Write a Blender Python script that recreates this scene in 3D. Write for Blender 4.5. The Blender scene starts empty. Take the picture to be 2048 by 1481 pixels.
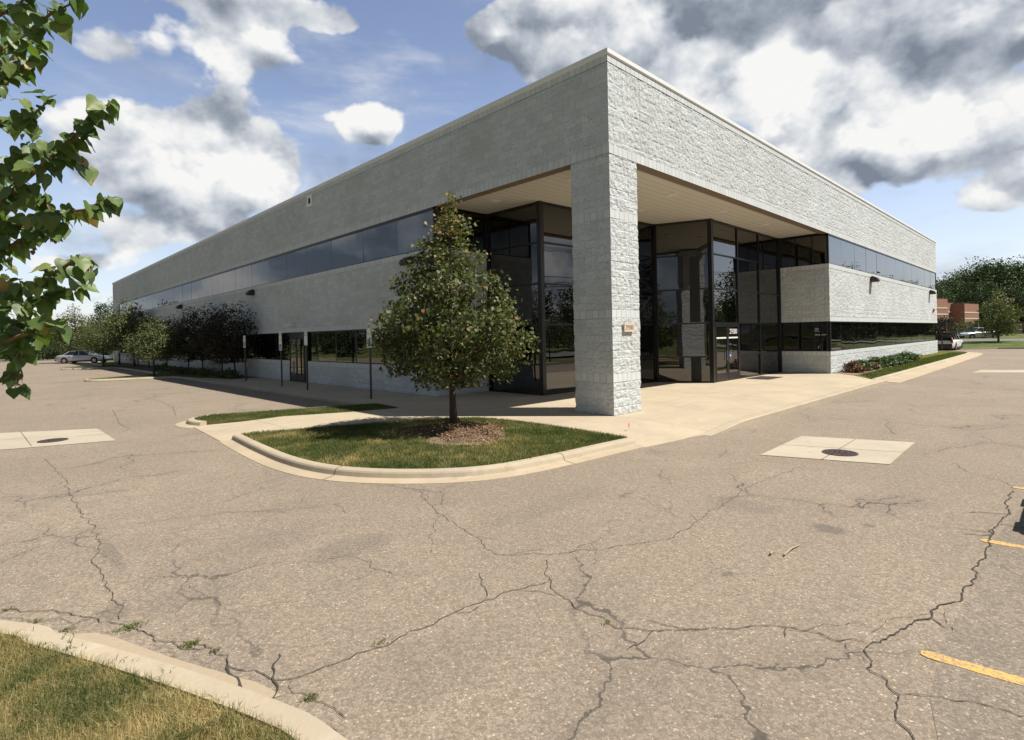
import bpy, bmesh, math, random
import numpy as np
from mathutils import Vector, Matrix, noise as mn
rnd = random.Random(7)
sc = bpy.context.scene
COL = sc.collection
# ------------------------------------------------------------------ survey of the place (metres; building corner = origin)
F = 1099.8; YAW = math.radians(45.843); ROLL = math.radians(-1.126); SY = -67.17
CAM = np.array([-11.147, -7.946, 1.9985])
_f = np.array([math.cos(YAW), math.sin(YAW), 0]); _r = np.array([math.sin(YAW), -math.cos(YAW), 0]); _u = np.array([0, 0, 1.])
R3 = _r*math.cos(ROLL)+_u*math.sin(ROLL); U3 = -_r*math.sin(ROLL)+_u*math.cos(ROLL)
def ray(x, y): return _f+R3*(x-1024)/F-U3*(y-740.5-SY)/F
def G(x, y, z=0.):                       # photo point -> point on the level z
    d = ray(x, y); t = (z-CAM[2])/d[2]; p = CAM+t*d; return (float(p[0]), float(p[1]), z)
def T(x, y, t):                          # photo point at a depth
    p = CAM+t*ray(x, y); return Vector(p)
ROAD = -0.12
# ------------------------------------------------------------------ helpers
def tag(o, label=None, cat=None, group=None, kind=None):
    if label: o['label'] = label
    if cat: o['category'] = cat
    if group: o['group'] = group
    if kind: o['kind'] = kind
    return o
def empty(name, loc=(0, 0, 0), rz=0.):
    o = bpy.data.objects.new(name, None); COL.objects.link(o); o.location = loc; o.rotation_euler = (0, 0, rz); return o
def link(name, me, mat=None, parent=None, smooth=False):
    o = bpy.data.objects.new(name, me); COL.objects.link(o)
    if mat is not None:
        for m in (mat if isinstance(mat, (list, tuple)) else [mat]): me.materials.append(m)
    if parent: o.parent = parent
    if smooth: me.polygons.foreach_set('use_smooth', [True]*len(me.polygons))
    return o
def copy_tree(o, parent=None):
    c = o.copy(); COL.objects.link(c)
    if parent: c.parent = parent
    for ch in list(o.children): copy_tree(ch, c)
    return c
class MB:
    def __init__(s): s.v = []; s.f = []; s.mi = []
    def add(s, vs, fs, mi=0):
        b = len(s.v); s.v += [tuple(v) for v in vs]; s.f += [tuple(b+i for i in f) for f in fs]; s.mi += [mi]*len(fs); return s
    def box(s, x0, x1, y0, y1, z0, z1, mi=0):
        v = [(x0,y0,z0),(x1,y0,z0),(x1,y1,z0),(x0,y1,z0),(x0,y0,z1),(x1,y0,z1),(x1,y1,z1),(x0,y1,z1)]
        return s.add(v, [(0,3,2,1),(4,5,6,7),(0,1,5,4),(1,2,6,5),(2,3,7,6),(3,0,4,7)], mi)
    def obox(s, c, ax, ay, az, mi=0):      # centre and three half axes
        c, ax, ay, az = Vector(c), Vector(ax), Vector(ay), Vector(az)
        v = [c+ax*i+ay*j+az*k for k in (-1,1) for i, j in ((-1,-1),(1,-1),(1,1),(-1,1))]
        return s.add(v, [(0,3,2,1),(4,5,6,7),(0,1,5,4),(1,2,6,5),(2,3,7,6),(3,0,4,7)], mi)
    def bar(s, a, b, w, h, mi=0):          # horizontal-ish bar from a to b, w across in plan, h high
        a, b = Vector(a), Vector(b); d = (b-a); L = d.length; d.normalize()
        n = Vector((-d.y, d.x, 0)).normalized() if abs(d.z) < .9 else Vector((1, 0, 0))
        u = n.cross(d)
        return s.obox((a+b)/2, d*L/2, n*w/2, u*h/2, mi)
    def tube(s, pts, rad, n=8, cap=True, mi=0):
        pts = [Vector(p) for p in pts]; N = len(pts); rings = []
        for i, p in enumerate(pts):
            d = (pts[min(i+1, N-1)]-pts[max(i-1, 0)]); d = d.normalized() if d.length > 1e-9 else Vector((0, 0, 1))
            a = d.cross(Vector((0, 0, 1)) if abs(d.z) < .95 else Vector((1, 0, 0))).normalized(); b = d.cross(a)
            r = rad[i] if isinstance(rad, (list, tuple)) else rad
            rings.append([p+(a*math.cos(t)+b*math.sin(t))*r for t in [2*math.pi*k/n for k in range(n)]])
        v = [q for ring in rings for q in ring]; f = []
        for i in range(N-1):
            for k in range(n): k2 = (k+1) % n; f.append((i*n+k, i*n+k2, (i+1)*n+k2, (i+1)*n+k))
        if cap: f.append(tuple(range(n))[::-1]); f.append(tuple((N-1)*n+k for k in range(n)))
        return s.add(v, f, mi)
    def cyl(s, c, axis, r, h, n=24, mi=0):
        c = Vector(c); axis = Vector(axis).normalized(); return s.tube([c-axis*h/2, c+axis*h/2], r, n, True, mi)
    def prism(s, poly, z0, z1, mi=0):
        n = len(poly); a = sum(poly[i][0]*poly[(i+1) % n][1]-poly[(i+1) % n][0]*poly[i][1] for i in range(n))
        if a < 0: poly = poly[::-1]
        v = [(p[0], p[1], z0) for p in poly]+[(p[0], p[1], z1) for p in poly]
        f = [tuple(range(n))[::-1], tuple(range(n, 2*n))]+[(i, (i+1) % n, n+(i+1) % n, n+i) for i in range(n)]
        return s.add(v, f, mi)
    def mesh(s, name='m'):
        me = bpy.data.meshes.new(name); me.from_pydata(s.v, [], s.f); me.polygons.foreach_set('material_index', s.mi); me.update(); return me
    def build(s, name, mat, parent=None, smooth=False, bevel=0):
        me = s.mesh(name)
        if bevel:
            bm = bmesh.new(); bm.from_mesh(me)
            bmesh.ops.bevel(bm, geom=list(bm.edges), offset=bevel, segments=2, affect='EDGES', profile=.5, clamp_overlap=True); bm.to_mesh(me); bm.free()
        return link(name, me, mat, parent, smooth)
# ------------------------------------------------------------------ node helpers
class N:
    def __init__(s, nt): s.nt = nt
    def n(s, t, **k):
        x = s.nt.nodes.new(t)
        for a, b in k.items(): setattr(x, a, b)
        return x
    def inp(s, sock, v):
        if v is None: return
        if hasattr(v, 'is_output') or isinstance(v, bpy.types.NodeSocket): s.nt.links.new(v, sock)
        else:
            if sock.type == 'RGBA' and hasattr(v, '__len__') and len(v) == 3: v = (*v, 1)
            sock.default_value = v
    def m(s, op, a, b=None, c=None, clamp=False):
        x = s.n('ShaderNodeMath', operation=op); x.use_clamp = clamp
        for i, v in enumerate((a, b, c)): s.inp(x.inputs[i], v)
        return x.outputs[0]
    def vm(s, op, a, b=None):
        x = s.n('ShaderNodeVectorMath', operation=op); s.inp(x.inputs[0], a); s.inp(x.inputs[1], b)
        return x.outputs['Value'] if op in ('DOT_PRODUCT', 'LENGTH', 'DISTANCE') else x.outputs[0]
    def noise(s, vec, scale, detail=4, rough=.55, dist=0., out='Fac'):
        x = s.n('ShaderNodeTexNoise'); s.inp(x.inputs['Vector'], vec); x.inputs['Scale'].default_value = scale
        x.inputs['Detail'].default_value = detail; x.inputs['Roughness'].default_value = rough; x.inputs['Distortion'].default_value = dist
        return x.outputs[out]
    def voro(s, vec, scale, feature='F1', out='Distance', rand=1.):
        x = s.n('ShaderNodeTexVoronoi', feature=feature); s.inp(x.inputs['Vector'], vec); x.inputs['Scale'].default_value = scale
        x.inputs['Randomness'].default_value = rand; return x.outputs[out]
    def ramp(s, fac, stops, mode='LINEAR'):
        x = s.n('ShaderNodeValToRGB'); s.inp(x.inputs[0], fac); e = x.color_ramp.elements; x.color_ramp.interpolation = mode
        while len(e) < len(stops): e.new(.5)
        for i, (p, c) in enumerate(stops):
            e[i].position = p; e[i].color = (*c, 1) if hasattr(c, '__len__') else (c, c, c, 1)
        return x.outputs[0]
    def mix(s, fac, a, b, mode='MIX'):
        x = s.n('ShaderNodeMix', data_type='RGBA', blend_type=mode); s.inp(x.inputs[0], fac); s.inp(x.inputs[6], a); s.inp(x.inputs[7], b); return x.outputs[2]
    def sstep(s, v, a, b, lo=0., hi=1.):
        x = s.n('ShaderNodeMapRange', interpolation_type='SMOOTHSTEP'); s.inp(x.inputs[0], v)
        x.inputs[1].default_value = a; x.inputs[2].default_value = b; x.inputs[3].default_value = lo; x.inputs[4].default_value = hi; return x.outputs[0]
    def bump(s, h, strength=.5, dist=.02, normal=None):
        x = s.n('ShaderNodeBump'); s.inp(x.inputs['Height'], h); x.inputs['Strength'].default_value = strength; x.inputs['Distance'].default_value = dist
        if normal is not None: s.inp(x.inputs['Normal'], normal)
        return x.outputs[0]
def newmat(name):
    m = bpy.data.materials.new(name); m.use_nodes = True; nt = m.node_tree
    b = nt.nodes['Principled BSDF']; return m, N(nt), b
def simple(name, col, rough=.6, metal=0., spec=.5, var=.0, scale=8., bump=0.):
    m, q, b = newmat(name); q.inp(b.inputs['Base Color'], col); b.inputs['Roughness'].default_value = rough
    b.inputs['Metallic'].default_value = metal; b.inputs['Specular IOR Level'].default_value = spec
    co = q.n('ShaderNodeTexCoord').outputs['Object']
    if var:
        nz = q.noise(co, scale, 5)
        q.inp(b.inputs['Base Color'], q.mix(nz, tuple(c*(1-var) for c in col), tuple(min(1, c*(1+var)) for c in col)))
    if bump: q.inp(b.inputs['Normal'], q.bump(q.noise(co, scale*4, 5), bump, .01))
    return m
def pos(q): return q.n('ShaderNodeNewGeometry').outputs['Position']
# ---- asphalt
def spots(q, P, lst):
    out = None
    for (x, y, rx, ry, k) in lst:
        d = q.vm('LENGTH', q.vm('MULTIPLY', q.vm('SUBTRACT', P, (x, y, 0)), (1/rx, 1/ry, 0)))
        w = q.noise(P, 9, 3); v = q.m('MULTIPLY', q.sstep(q.m('ADD', d, q.m('MULTIPLY', q.m('SUBTRACT', w, .5), .9)), .55, 1.15, 1, 0), k)
        out = v if out is None else q.m('MAXIMUM', out, v)
    return out
def asphalt(name, base, bias=1., stains=True):
    m, q, b = newmat(name); P = pos(q)
    big = q.noise(P, .22, 4, .6); mid = q.noise(P, 1.6, 5, .65); fine = q.noise(P, 14, 5, .7)
    c = q.mix(q.sstep(big, .3, .7), tuple(x*.84 for x in base), tuple(x*1.12 for x in base))
    c = q.mix(q.sstep(mid, .35, .75), c, tuple(x*k for x, k in zip(base, (.86, .88, .9))))
    c = q.mix(q.m('MULTIPLY', q.sstep(fine, .38, .72), .42), c, tuple(x*.68 for x in base))
    for sc_, lo, hi, amt in ((95, .72, .86, .50), (48, .86, .95, .48)):
        v = q.n('ShaderNodeTexVoronoi'); q.inp(v.inputs['Vector'], P); v.inputs['Scale'].default_value = sc_
        cr = q.n('ShaderNodeSeparateColor'); q.nt.links.new(v.outputs['Color'], cr.inputs[0])
        inside = q.sstep(v.outputs['Distance'], .25, .5, 1, 0)
        lit = q.m('MULTIPLY', q.m('MULTIPLY', q.sstep(cr.outputs[0], lo, hi), inside), amt)
        c = q.mix(lit, c, tuple(min(.75, x*k) for x, k in zip(base, (2.3, 2.35, 2.45))))
        dk = q.m('MULTIPLY', q.sstep(cr.outputs[1], .50, .78), .52)
        c = q.mix(dk, c, tuple(x*.5 for x in base))
    if stains:
        L = []
        for (x, y, w, h, k) in [(1655,1058,36,13,.5),(1737,1051,14,4,.45),(1455,1149,18,5,.5),(700,1095,110,26,.26),(560,1080,90,26,.16),(230,1225,30,26,.34),(225,1110,14,60,.25),(870,1330,200,80,.14),(1480,1010,60,26,.22),(1100,1010,260,14,.12),(1780,1000,160,20,.10),(1250,1400,260,60,.12),(350,1200,160,30,.13),
                                (1310,905,40,6,.15),(1880,905,60,10,-.0),(520,1085,180,30,.10),(1000,1290,160,60,.08),(600,1010,120,14,.12)]:
            if k <= 0: continue
            p = G(x, y, ROAD); p2 = G(x+w, y, ROAD); p3 = G(x, y+h, ROAD)
            L.append((p[0], p[1], math.dist(p, p2)*.9, math.dist(p, p3)*.9, k))
        st = spots(q, P, L); c = q.mix(st, c, (.07, .065, .06))
    # fine random hairline cracks
    wv = q.vm('ADD', P, q.vm('MULTIPLY', q.vm('SUBTRACT', q.noise(P, 1.3, 5, .6, out='Color'), (.5, .5, .5)), (.9, .9, 0)))
    e = q.voro(wv, .42, 'DISTANCE_TO_EDGE'); msk = q.sstep(q.noise(P, .35, 2), .46, .60)
    ck = q.m('MULTIPLY', q.sstep(e, .002, .006, 1, 0), msk); c = q.mix(q.m('MULTIPLY', ck, .75), c, (.05, .045, .04))
    wv2 = q.vm('ADD', P, q.vm('MULTIPLY', q.vm('SUBTRACT', q.noise(P, 2.6, 5, .65, out='Color'), (.5, .5, .5)), (.5, .5, 0)))
    e2 = q.voro(wv2, 1.15, 'DISTANCE_TO_EDGE'); m2 = q.sstep(q.noise(q.vm('ADD', P, (31., 7., 0)), .5, 3), .50, .64); c = q.mix(q.m('MULTIPLY', q.m('MULTIPLY', q.sstep(e2, .001, .0075, 1, 0), m2), .5), c, (.06, .052, .045))
    sepd = q.sstep(e, .0, .09, 1, 0); c = q.mix(q.m('MULTIPLY', sepd, q.m('MULTIPLY', msk, .12)), c, (.06, .055, .05))
    q.inp(b.inputs['Base Color'], c); b.inputs['Roughness'].default_value = .88; b.inputs['Specular IOR Level'].default_value = .25
    h = q.m('ADD', q.noise(P, 70, 3, .6), q.m('MULTIPLY', mid, .6))
    q.inp(b.inputs['Normal'], q.bump(h, .45, .006)); return m
def concrete(name, base, joint=None, rough=.8, dirt=.5):
    m, q, b = newmat(name); P = pos(q)
    n1 = q.noise(P, .55, 5, .65); n2 = q.noise(P, 5, 5, .7); n3 = q.noise(P, 60, 3, .6)
    c = q.mix(q.sstep(n1, .3, .72), base, tuple(x*k for x, k in zip(base, (.80, .80, .84))))
    c = q.mix(q.m('MULTIPLY', q.sstep(n2, .5, .8), dirt), c, tuple(x*k for x, k in zip(base, (.66, .60, .55))))
    c = q.mix(q.m('MULTIPLY', q.sstep(q.noise(q.vm('MULTIPLY', P, (.35, 1.6, 1)), 1.3, 5, .7), .56, .72), .55), c, tuple(min(.8, x*k) for x, k in zip(base, (1.15, 1.22, 1.45))))
    c = q.mix(q.m('MULTIPLY', q.sstep(n3, .35, .7), .35), c, tuple(x*.78 for x in base))
    if joint:
        s = q.n('ShaderNodeSeparateXYZ'); q.nt.links.new(P, s.inputs[0]); j = None
        for ax, (per, off) in zip((0, 1), joint):
            w = q.m('ABSOLUTE', q.m('SUBTRACT', q.m('FRACT', q.m('DIVIDE', q.m('ADD', s.outputs[ax], off+1000*per), per)), .5))
            g = q.sstep(w, .5-.010/per, .5-.003/per); j = g if j is None else q.m('MAXIMUM', j, g)
        c = q.mix(q.m('MULTIPLY', j, .7), c, (.09, .075, .06))
    q.inp(b.inputs['Base Color'], c); b.inputs['Roughness'].default_value = rough; b.inputs['Specular IOR Level'].default_value = .3
    q.inp(b.inputs['Normal'], q.bump(n3, .25, .004)); return m
def uvsep(q):
    u = q.n('ShaderNodeUVMap'); s = q.n('ShaderNodeSeparateXYZ'); q.nt.links.new(u.outputs[0], s.inputs[0]); return u.outputs[0], s.outputs[0], s.outputs[1]
def splitface(name, base):
    m, q, b = newmat(name); uv, U, V = uvsep(q); P = pos(q)
    br = q.n('ShaderNodeTexBrick'); br.offset = .5; q.nt.links.new(uv, br.inputs['Vector'])
    br.inputs['Color1'].default_value = (.70, .70, .70, 1); br.inputs['Color2'].default_value = (1.12, 1.12, 1.12, 1); br.inputs['Mortar'].default_value = (.45, .45, .45, 1)
    br.inputs['Scale'].default_value = 1; br.inputs['Mortar Size'].default_value = .007; br.inputs['Brick Width'].default_value = .4; br.inputs['Row Height'].default_value = .2; br.inputs['Mortar Smooth'].default_value = .4
    cj = q.sstep(q.m('ABSOLUTE', q.m('SUBTRACT', q.m('FRACT', q.m('DIVIDE', q.m('ADD', U, 1001.2), 7.6)), .5)), .4988, .4996)
    n1 = q.noise(P, 16, 6, .72, .6); n2 = q.noise(P, 55, 4, .7); n3 = q.noise(P, .35, 4, .6)
    c = q.mix(q.sstep(n1, .34, .50, 1, 0), base, tuple(x*k for x, k in zip(base, (.62, .63, .64))))
    c = q.mix(q.m('MULTIPLY', q.sstep(n2, .55, .72), .5), c, tuple(min(.85, x*1.25) for x in base))
    c = q.mix(q.sstep(n3, .35, .7), c, tuple(x*k for x, k in zip(base, (.86, .85, .83))))
    c = q.mix(.34, c, br.outputs['Color'], 'MULTIPLY')
    c = q.mix(q.m('MULTIPLY', cj, .55), c, (.15, .15, .15))
    stn = q.noise(q.vm('MULTIPLY', P, (2.2, 2.2, .12)), 1.6, 5, .7); c = q.mix(q.m('MULTIPLY', q.sstep(stn, .55, .75), .28), c, tuple(x*.62 for x in base))
    q.inp(b.inputs['Base Color'], c); b.inputs['Roughness'].default_value = .9; b.inputs['Specular IOR Level'].default_value = .2
    h = q.m('ADD', q.m('MULTIPLY', q.noise(P, 11, 7, .68, 1.2), 1.0), q.m('MULTIPLY', br.outputs['Fac'], -.10))
    q.inp(b.inputs['Normal'], q.bump(h, .62, .045)); return m
def soldier(name, base, per=.2):
    m, q, b = newmat(name); uv, U, V = uvsep(q); P = pos(q)
    fr = q.m('FRACT', q.m('DIVIDE', q.m('ADD', U, 1000), per)); g = q.sstep(q.m('ABSOLUTE', q.m('SUBTRACT', fr, .5)), .455, .485)
    cell = q.n('ShaderNodeTexWhiteNoise', noise_dimensions='1D'); q.nt.links.new(q.m('FLOOR', q.m('DIVIDE', q.m('ADD', U, 1000), per)), cell.inputs['W'])
    c = q.mix(cell.outputs['Value'], tuple(x*.92 for x in base), tuple(x*1.05 for x in base))
    c = q.mix(q.m('MULTIPLY', q.noise(P, 30, 4), .3), c, tuple(x*.85 for x in base)); c = q.mix(q.m('MULTIPLY', g, .62), c, (.12, .12, .12))
    q.inp(b.inputs['Base Color'], c); b.inputs['Roughness'].default_value = .85; b.inputs['Specular IOR Level'].default_value = .25
    q.inp(b.inputs['Normal'], q.bump(q.m('MULTIPLY', g, -1), .6, .01)); return m
def glassm(name, tint, wob=.02, ior=2.0):
    m, q, b = newmat(name); P = pos(q); oi = q.n('ShaderNodeObjectInfo')
    b.inputs['Base Color'].default_value = (*tint, 1); b.inputs['Roughness'].default_value = .0; b.inputs['IOR'].default_value = ior
    wv = q.vm('ADD', P, q.vm('MULTIPLY', oi.outputs['Location'], (0, 0, 0)))
    q.inp(b.inputs['Normal'], q.bump(q.noise(q.vm('ADD', P, q.vm('MULTIPLY', (7., 3., 5.), q.m('MULTIPLY', oi.outputs['Random'], 9))), .7, 1, .4), wob, .25)); return m
def leafm(name, stops, trans=.25, rough=.45, spec=.4):
    m, q, b = newmat(name); a = q.n('ShaderNodeAttribute', attribute_name='tint'); c = q.ramp(a.outputs['Fac'], stops)
    q.inp(b.inputs['Base Color'], c); b.inputs['Roughness'].default_value = rough; b.inputs['Specular IOR Level'].default_value = spec
    t = q.n('ShaderNodeBsdfTranslucent'); q.inp(t.inputs[0], q.mix(.5, c, (.5, .6, .08), 'MULTIPLY') if False else q.mix(1., c, (1.5, 1.9, .6), 'MULTIPLY'))
    mx = q.n('ShaderNodeMixShader'); mx.inputs[0].default_value = trans; q.nt.links.new(b.outputs[0], mx.inputs[1]); q.nt.links.new(t.outputs[0], mx.inputs[2])
    q.nt.links.new(mx.outputs[0], q.nt.nodes['Material Output'].inputs[0]); return m
def lawnm(name, g1, g2, dry, amt):
    m, q, b = newmat(name); P = pos(q)
    c = q.mix(q.noise(P, 3, 5, .7), g1, g2); c = q.mix(q.sstep(q.noise(P, .8, 4, .65), .62-amt*.3, .80-amt*.3), c, dry)
    c = q.mix(q.m('MULTIPLY', q.noise(P, 45, 4, .7), .6), c, tuple(x*.45 for x in g1)); q.inp(b.inputs['Base Color'], c)
    b.inputs['Roughness'].default_value = .95; b.inputs['Specular IOR Level'].default_value = .1
    q.inp(b.inputs['Normal'], q.bump(q.noise(P, 60, 4, .7), .9, .03)); return m
def mulchm(name, base):
    m, q, b = newmat(name); P = pos(q); v = q.n('ShaderNodeTexVoronoi'); q.inp(v.inputs['Vector'], q.vm('MULTIPLY', P, (1, 2.2, 1))); v.inputs['Scale'].default_value = 22
    s = q.n('ShaderNodeSeparateColor'); q.nt.links.new(v.outputs['Color'], s.inputs[0])
    q.inp(b.inputs['Base Color'], q.mix(s.outputs[0], tuple(x*.45 for x in base), tuple(x*1.5 for x in base))); b.inputs['Roughness'].default_value = .95
    q.inp(b.inputs['Normal'], q.bump(v.outputs['Distance'], .9, .03)); return m
M = dict(
    asphalt=asphalt('asphalt', (.288, .234, .180)), asphalt2=asphalt('asphalt_dark', (.248, .206, .162), stains=False), road=asphalt('road_asphalt', (.20, .19, .185), stains=False),
    walk=concrete('sidewalk_concrete', (.46, .385, .275), joint=((3.0, .0), (2.95, 2.45))), curb=concrete('curb_concrete', (.43, .365, .265), joint=None, dirt=.7),
    pad=concrete('pad_concrete', (.44, .385, .295), dirt=.7), gutter=concrete('gutter_concrete', (.45, .365, .25), dirt=.6),
    split=splitface('split_face_block', (.60, .635, .645)), soldier=soldier('smooth_block', (.60, .63, .635)),
    coping=simple('coping_metal', (.74, .75, .74), .5, var=.06, scale=3), frame=simple('dark_frame', (.012, .011, .012), .35, spec=.5),
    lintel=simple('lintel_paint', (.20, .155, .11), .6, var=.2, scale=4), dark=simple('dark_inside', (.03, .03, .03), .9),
    glass=glassm('tinted_glass', (.004, .004, .004), .03, 2.0), glass_up=glassm('reflective_glass', (.015, .022, .030), .025, 2.5),
    lamp=simple('lamp_bronze', (.03, .024, .02), .5), white=simple('white_paint', (.78, .78, .76), .5, var=.05), steel=simple('post_steel', (.035, .038, .036), .5, var=.3),
    green=simple('sign_green', (.05, .32, .16), .5), blue=simple('sign_blue', (.02, .06, .30), .5), signw=simple('sign_white', (.72, .74, .74), .4),
    yellow=None, iron=simple('cast_iron', (.06, .038, .036), .65, var=.4, scale=20, bump=.4), bark=simple('bark', (.085, .060, .045), .9, var=.45, scale=14, bump=.9),
    bark2=simple('grey_bark', (.11, .095, .08), .9, var=.4, scale=14, bump=.9), twig=simple('twig', (.16, .10, .05), .8, var=.3, scale=30),
    brick=None, mulch=mulchm('mulch', (.17, .105, .066)), mulch_dry=mulchm('dry_mulch', (.26, .18, .12)),
    lawn=lawnm('lawn', (.095, .112, .04), (.15, .155, .06), (.26, .20, .10), .35), lawn_dry=lawnm('dry_lawn', (.14, .13, .05), (.24, .19, .08), (.42, .33, .16), 1.0),
    lawn_far=lawnm('far_lawn', (.075, .12, .03), (.12, .15, .045), (.26, .22, .11), .45),
    leaf=leafm('linden_leaf', [(0, (.036, .050, .019)), (.45, (.092, .106, .040)), (.75, (.165, .165, .065)), (.9, (.26, .20, .09)), (1, (.24, .11, .06))], .20, .55, .28),
    leaf_near=leafm('linden_leaf_close', [(0, (.050, .090, .028)), (.5, (.105, .160, .045)), (.85, (.19, .235, .075)), (.95, (.30, .24, .10)), (1, (.32, .19, .08))], .26, .48, .45),
    plum=leafm('purple_leaf', [(0, (.014, .015, .009)), (.5, (.034, .030, .018)), (1, (.062, .050, .028))], .10, .6, .2),
    wood=leafm('wood_leaf', [(0, (.020, .034, .013)), (.5, (.045, .068, .024)), (1, (.11, .13, .045))], .15, .6, .2),
    hedge=leafm('hedge_leaf', [(0, (.03, .06, .015)), (.6, (.07, .12, .025)), (.9, (.12, .15, .04)), (1, (.20, .14, .06))], .15), rust=leafm('dying_leaf', [(0, (.09, .045, .025)), (.6, (.20, .10, .06)), (1, (.12, .13, .05))], .1),
    blade=leafm('grass_blade', [(0, (.055, .080, .025)), (.5, (.125, .145, .050)), (.75, (.27, .22, .10)), (1, (.47, .36, .18))], .22, .6, .2),
    tyre=simple('tyre', (.018, .018, .018), .85), rim=simple('rim', (.45, .45, .46), .3, .8), silver=simple('silver_paint', (.50, .51, .54), .28, .55), wpaint=simple('car_white', (.78, .78, .76), .25),
    black=simple('car_black', (.012, .012, .014), .25), dred=simple('car_red', (.12, .012, .015), .25), trim=simple('car_trim', (.03, .03, .03), .6), carglass=simple('car_glass', (.012, .015, .017), .05, spec=.9),
    red=simple('tail_red', (.35, .01, .012), .25), lampc=simple('lamp_clear', (.7, .7, .68), .15), plate=simple('plate', (.6, .62, .66), .5), pink=simple('flag_pink', (.85, .22, .25), .6),
    wire=simple('wire', (.01, .01, .01), .6), pole=simple('pole_wood', (.10, .075, .055), .9, var=.3, scale=10), tan=simple('tan_wall', (.36, .31, .25), .85, var=.08, scale=1), soil=simple('soil', (.10, .075, .05), .95, var=.4, scale=10),
)
def mk_yellow():
    m, q, b = newmat('yellow_paint'); P = pos(q); v = q.voro(P, 75, 'F1', 'Color'); sp_ = q.n('ShaderNodeSeparateColor'); q.nt.links.new(v, sp_.inputs[0])
    w_ = q.m('ADD', q.m('MULTIPLY', q.noise(P, 9, 5, .7), .9), q.m('MULTIPLY', sp_.outputs[0], .45)); c = q.mix(q.sstep(w_, .62, .84), (.62, .37, .10), (.27, .21, .14)); c = q.mix(q.m('MULTIPLY', sp_.outputs[1], .35), c, (.42, .24, .07))
    q.inp(b.inputs['Base Color'], c); b.inputs['Roughness'].default_value = .8; q.inp(b.inputs['Normal'], q.bump(q.noise(P, 70, 3), .45, .006)); return m
M['yellow'] = mk_yellow(); M['stickm'] = simple('dry_stick', (.34, .27, .19), .8, var=.3, scale=30)
def mk_brick():
    m, q, b = newmat('red_brick'); P = pos(q); br = q.n('ShaderNodeTexBrick'); s = q.n('ShaderNodeSeparateXYZ'); q.nt.links.new(P, s.inputs[0])
    cb = q.n('ShaderNodeCombineXYZ'); q.inp(cb.inputs[0], q.m('ADD', s.outputs[0], s.outputs[1])); q.inp(cb.inputs[1], s.outputs[2]); q.nt.links.new(cb.outputs[0], br.inputs['Vector'])
    br.inputs['Color1'].default_value = (.36, .15, .095, 1); br.inputs['Color2'].default_value = (.27, .105, .07, 1); br.inputs['Mortar'].default_value = (.35, .26, .2, 1)
    br.inputs['Brick Width'].default_value = .4; br.inputs['Row Height'].default_value = .12; br.inputs['Mortar Size'].default_value = .012; br.inputs['Scale'].default_value = 1
    q.inp(b.inputs['Base Color'], q.mix(q.m('MULTIPLY', q.noise(P, .6, 4), .4), br.outputs[0], (.30, .14, .10))); b.inputs['Roughness'].default_value = .9; return m
M['brick'] = mk_brick()
def mk_soffit():
    m, q, b = newmat('soffit_boards'); P = pos(q); s = q.n('ShaderNodeSeparateXYZ'); q.nt.links.new(P, s.inputs[0])
    fr = q.m('ABSOLUTE', q.m('SUBTRACT', q.m('FRACT', q.m('DIVIDE', q.m('ADD', s.outputs[1], 100), .3)), .5)); g = q.sstep(fr, .44, .49)
    st = q.noise(q.vm('MULTIPLY', P, (.4, 6, 1)), 2, 4); c = q.mix(st, (.63, .60, .545), (.70, .67, .61)); c = q.mix(q.m('MULTIPLY', g, .55), c, (.24, .19, .14))
    q.inp(b.inputs['Base Color'], c); b.inputs['Roughness'].default_value = .7; q.inp(b.inputs['Normal'], q.bump(q.m('MULTIPLY', g, -1), .5, .01)); return m
M['soffit'] = mk_soffit()
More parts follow.
